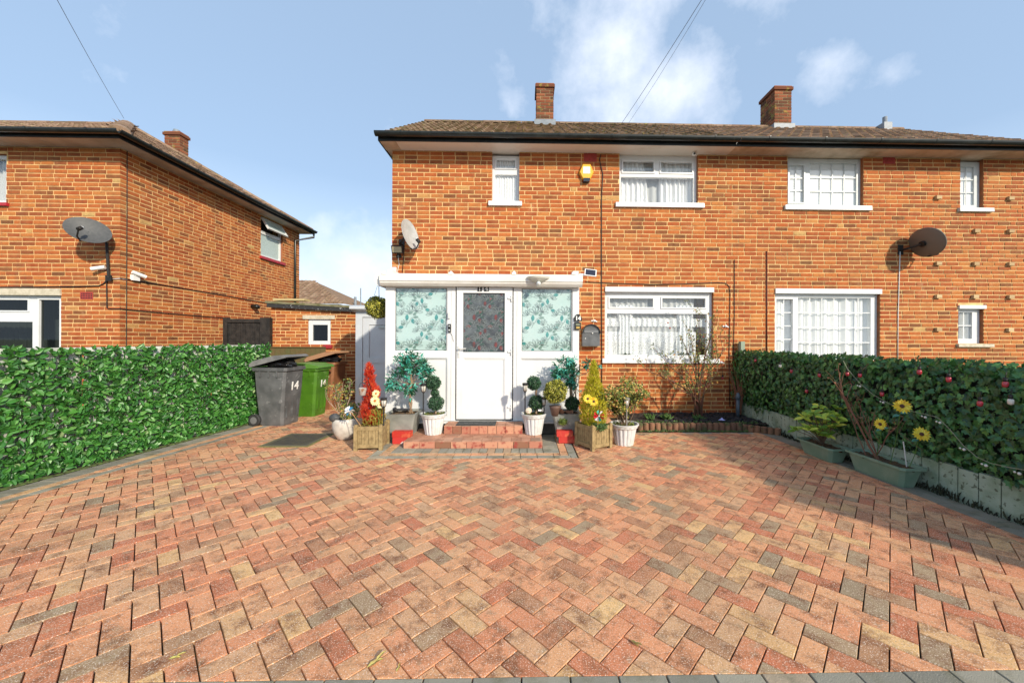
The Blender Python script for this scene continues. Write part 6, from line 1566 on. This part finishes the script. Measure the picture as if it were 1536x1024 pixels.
p = P(591.5, 405, FY); q = MB(); q.box(p.x - .045, p.x + .045, FY - .045, FY, p.z - .045, p.z + .045); q.tube([(p.x + .06, FY - .02, p.z - .04), (p.x + .09, FY - .02, p.z + .1), (p.x + .07, FY - .03, p.z + .3)], .005, 5); obj('junction_box', q, WCABLE, None, label='small white junction box below the floodlight', cat='junction box', loc=V((p.x, FY, p.z)))
# alarm box
p = P(879, 260.5, FY); t = thing('alarm_box', 'yellow hexagonal burglar alarm box with black base', 'alarm box', (p.x, FY, p.z)); K = FY / F * 1.0
q = MB(); hx = [(-.13, .0), (-.07, .145), (.07, .145), (.13, 0), (.07, -.12), (-.07, -.12)]; hx2 = [(a * .88, b * .88) for a, b in hx]
for k in range(6):
    j = (k + 1) % 6; q.poly([(hx[k][0], 0, hx[k][1]), (hx[j][0], 0, hx[j][1]), (hx[j][0], -.05, hx[j][1]), (hx[k][0], -.05, hx[k][1])]); q.poly([(hx[k][0], -.05, hx[k][1]), (hx[j][0], -.05, hx[j][1]), (hx2[j][0], -.07, hx2[j][1]), (hx2[k][0], -.07, hx2[k][1])])
q.poly([(a, -.07, b) for a, b in hx2]); obj('cover', q, mat('alarm_yellow', (.85, .45, .03), .4), t)
q = MB(); q.box(-.062, .062, -.0735, -.0705, -.03, .09); obj('label_plate', q, WHT, t)
q = MB()
for k in range(6): q.box(-.03, .03, -.0745, -.0736, .01 + k * .009, .013 + k * .009) if k in (1, 3) else q.tube([(-.03 + k * .012, -.0738, .045), (-.03 + k * .012, -.0745, .045)], .004, 6)
obj('emblem', q, mat('pale_yellow_print', (.8, .6, .2), .5), t)
q = MB(); q.box(-.055, .055, -.08, 0, -.17, -.11); obj('strobe', q, mat('dark_blue_lens', (.012, .02, .035), .3), t)
# letterbox
PBM = mat('grey_letterbox', (.10, .105, .11), .38, (.15, .155, .16), 8, metal=.3)
a = P(873.5, 519, FY - .15); b = P(900, 487, FY - .15); w_ = b.x - a.x; h_ = b.z - a.z; t = thing('letterbox', 'grey arch-topped metal letterbox on the wall beside the porch', 'letterbox', (a.x + w_ / 2, FY, a.z))
q = MB(); pr = [(-w_ / 2, 0), (w_ / 2, 0), (w_ / 2, h_ - w_ / 2)] + [(w_ / 2 * math.cos(x), h_ - w_ / 2 + w_ / 2 * math.sin(x)) for x in [math.pi * k / 14 for k in range(1, 15)]]
q.extrude(pr, (0, -.15, 0), (0, -.005, 0), V((1, 0, 0)), V((0, 0, 1))); 
pr2 = [(x * 1.05, h_ - w_ / 2 + (z - (h_ - w_ / 2)) * 1.07) for x, z in pr[2:]] + [(x * .97, h_ - w_ / 2 + (z - (h_ - w_ / 2)) * .96) for x, z in pr[2:][::-1]]
obj('box', q, PBM, t)
q = MB(); q.extrude(pr2, (0, -.18, 0), (0, 0, 0), V((1, 0, 0)), V((0, 0, 1))); obj('hood', q, GUTTER, t)
q = MB(); q.box(-w_ * .40, w_ * .40, -.165, -.151, h_ * .62, h_ * .75); q.box(-w_ * .38, w_ * .38, -.158, -.1505, h_ * .78, h_ * .80); obj('flap', q, mat('letterbox_flap', (.18, .185, .19), .35, metal=.3), t)
q = MB(); q.tube([(-w_ * .33, -.151, h_ * .36), (-w_ * .33, -.158, h_ * .36)], .01, 8); q.tube([(.02, -.165, h_ * .62), (.02, -.17, h_ * .58)], .014, 8); obj('lock', q, HM, t)
# house number sign and meter safe on the porch post
a = P(861, 482, PY); b = P(872.5, 471, PY); w_ = b.x - a.x; h_ = b.z - a.z; t = thing('house_number_sign', 'black arched sign reading 14 on the right porch post', 'sign', (a.x + w_ / 2, PY - .01, a.z))
q = MB(); q.extrude([(-w_ / 2, 0), (w_ / 2, 0), (w_ / 2, h_ * .55), (w_ * .36, h_ * .62), (w_ * .26, h_ * .9), (0, h_), (-w_ * .26, h_ * .9), (-w_ * .36, h_ * .62), (-w_ / 2, h_ * .55)], (0, -.012, 0), (0, .009, 0), V((1, 0, 0)), V((0, 0, 1))); obj('plate', q, BLK, t)
text_mesh('14', .085, WHT, Matrix.Translation((a.x + w_ / 2, PY - .0235, a.z + h_ * .40)) @ FRT, 'number', t, .001, .003)
a = P(861.5, 494.5, PY); b = P(871, 483.5, PY); w_ = b.x - a.x; h_ = b.z - a.z; t = thing('key_safe', 'small black key box below the number sign on the porch post', 'key safe', (a.x + w_ / 2, PY, a.z)); q = MB(); q.box(-w_ / 2, w_ / 2, -.03, 0, 0, h_); obj('case', q, BLK, t); q = MB(); q.box(-w_ * .32, w_ * .32, -.034, -.0305, h_ * .55, h_ * .82); obj('window', q, mat('key_safe_window', (.20, .22, .15), .3), t); q = MB(); q.box(-w_ * .25, w_ * .3, -.034, -.0305, h_ * .15, h_ * .42); obj('badge', q, mat('gold_badge', (.5, .33, .08), .4), t)
# door bell, sensor
p = P(674.5, 492, PY); t = thing('video_doorbell', 'black rounded doorbell on the post left of the porch door', 'doorbell', (p.x, PY - .008, p.z)); q = MB(); q.box(-.02, .02, -.025, 0, -.06, .06); obj('case', q, BLK, t); q = MB(); q.tube([(0, -.025, .03), (0, -.028, .03)], .01, 10); q.tube([(0, -.025, -.03), (0, -.027, -.03)], .012, 10); obj('button', q, UPVCG, t); q = MB(); q.tube([(.012, -.005, -.06), (.045, -.005, -.12), (.06, -.005, -.2)], .0025, 4); obj('wire', q, CABLE, t)
p = P(674, 473, PY); q = MB(); q.box(p.x - .014, p.x + .014, PY - .03, PY - .008, p.z - .045, p.z + .045); obj('door_latch_box', q, HM, None, label='small silver box above the doorbell', cat='latch', loc=V((p.x, PY - .008, p.z)))
# lamp above the right panel
p = P(808, 419, GY - .1); t = thing('porch_lamp', 'white shell-shaped lamp with clear globe on the porch gutter', 'lamp', (p.x, GY - .02, p.z))
q = MB(); n = 16; pts = []
rs = []
for s, z, y in ((1, .045, -.10), (.9, .02, -.09), (.55, -.01, -.06), (.3, -.03, -.03)):
    rs.append([( .165 * s * math.cos(math.pi * k / n), y * math.sin(math.pi * k / n) * 1.2, z) for k in range(n + 1)])
for k in range(3):
    for i in range(n): q.poly([rs[k][i], rs[k][i + 1], rs[k + 1][i + 1], rs[k + 1][i]])
q.poly(rs[0]); obj('shade', q, mat('cream_lamp_shade', (.66, .66, .58), .4), t, smooth=True)
q = MB(); q.ball((.0, -.06, -.055), .034, n=12, k=8); obj('globe', q, mat('lamp_glass', (.6, .62, .6), .05, spec=1), t, smooth=True)
# solar panel on the porch corner
p = P(884, 411, PY); t = thing('solar_charger', 'small tilted solar panel on a white bracket at the porch corner', 'solar panel', (p.x, PY - .1, p.z)); T = Matrix.Rotation(R(-28), 4, 'X') @ Matrix.Rotation(R(8), 4, 'Y')
q = MB(); q.box(-.085, .085, -.008, .008, -.06, .06, T=T); q.box(-.16, -.05, .01, .03, -.04, -.01); obj('frame', q, WHT, t); q = MB(); q.box(-.072, .072, -.011, -.0085, -.048, .048, T=T); obj('cell_panel', q, mat('solar_cells', (.03, .03, .05), .15), t)
# small white sensors on the wall
for (u, v, lb) in ((891, 481, 'tiny white flower ornament above the letterbox'), (1087.5, 489, 'small white clip box right of the downstairs window'), (1081, 543, 'white festoon bulb holder at the sill end')):
    p = P(u, v, FY); q = MB(); q.ball((p.x, FY - .03, p.z), .022, .018, .02, 8, 6, 0, .5, .2); q.box(p.x - .05, p.x - .015, FY - .02, FY, p.z - .012, p.z + .01); q.tube([(p.x + .01, FY - .02, p.z), (p.x + .05, FY - .02, p.z - .02)], .012, 6); obj('wall_fitting', q, WHT, None, label=lb, cat='fitting', loc=V((p.x, FY, p.z)))
p = P(1084, 567, FY - .05); t = thing('festoon_bulb', 'pink bulb with black cap hanging at the brick wall below the sill', 'light bulb', p, 'festoon bulbs hanging in the ivy'); q = MB(); q.ball((0, 0, 0), .022, n=10, k=6); obj('globe', q, REDB, t, smooth=True); q = MB(); q.tube([(0, 0, .015), (0, 0, .06)], .014, 8); q.tube([(0, 0, .06), (.0, .03, .25)], .003, 4); obj('cap', q, CABLE, t)

# ================================================================== overhead wires and fallen leaves
def wire(a, b, sag, label, rad=.012):
    a = V(a); b = V(b); q = MB(); q.tube([a + (b - a) * s + V((0, 0, -sag * 4 * s * (1 - s))) for s in [k / 16 for k in range(17)]], rad, 5); obj('overhead_wire', q, bpy.data.materials.get('grey_wire') or mat('grey_wire', (.12, .12, .13), .6), None, label=label, cat='overhead wire', loc=b, group='overhead wires')
e = P(186, 178, 8.9); s0 = P(60, -60, 4.5); s0 = s0 + (s0 - e) * .8; wire(s0, e, .1, 'single thin wire rising to the left house roof corner', .0035)
e = P(932, 186, 9.0); s0 = P(1060, -20, 5.5); s0 = s0 + (s0 - e) * .7; wire(s0, e, .08, 'darker of the two thin wires rising from the main roof ridge', .0045)
e = P(942, 186, 9.0); s0 = P(1062, -20, 5.5); s0 = s0 + (s0 - e) * .7; wire(s0, e, .14, 'fainter of the two thin wires rising from the main roof ridge', .0028)
FL = mat('fallen_leaf', (.50, .45, .12), .6, (.35, .25, .08), 30)
for (u, v, an, L, lb) in ((550, 1001, 40, .07, 'yellow-green leaf lying nearest the middle of the frame bottom'), (252, 988, 10, .05, 'small yellow leaf on the paving at lower left'), (946, 959, -60, .05, 'pale curled leaf on the paving right of centre'), (594, 1007, 70, .03, 'tiny green leaf scrap by the bottom paving edge')):
    c = G(u, v, .004); q = MB(); a = R(an); q.leaf(c, (math.cos(a), math.sin(a), .1), (0, 0, 1), L, L * .3, 0, .5, .3); q.leaf(c + V((math.cos(a) * L * .5, math.sin(a) * L * .5, .004)), (math.cos(a + .3), math.sin(a + .3), .3), (0, 0, 1), L * .8, L * .22, 0, .5, .4); obj('fallen_leaf', q, FL, None, label=lb, cat='leaf', loc=c, group='fallen leaves')
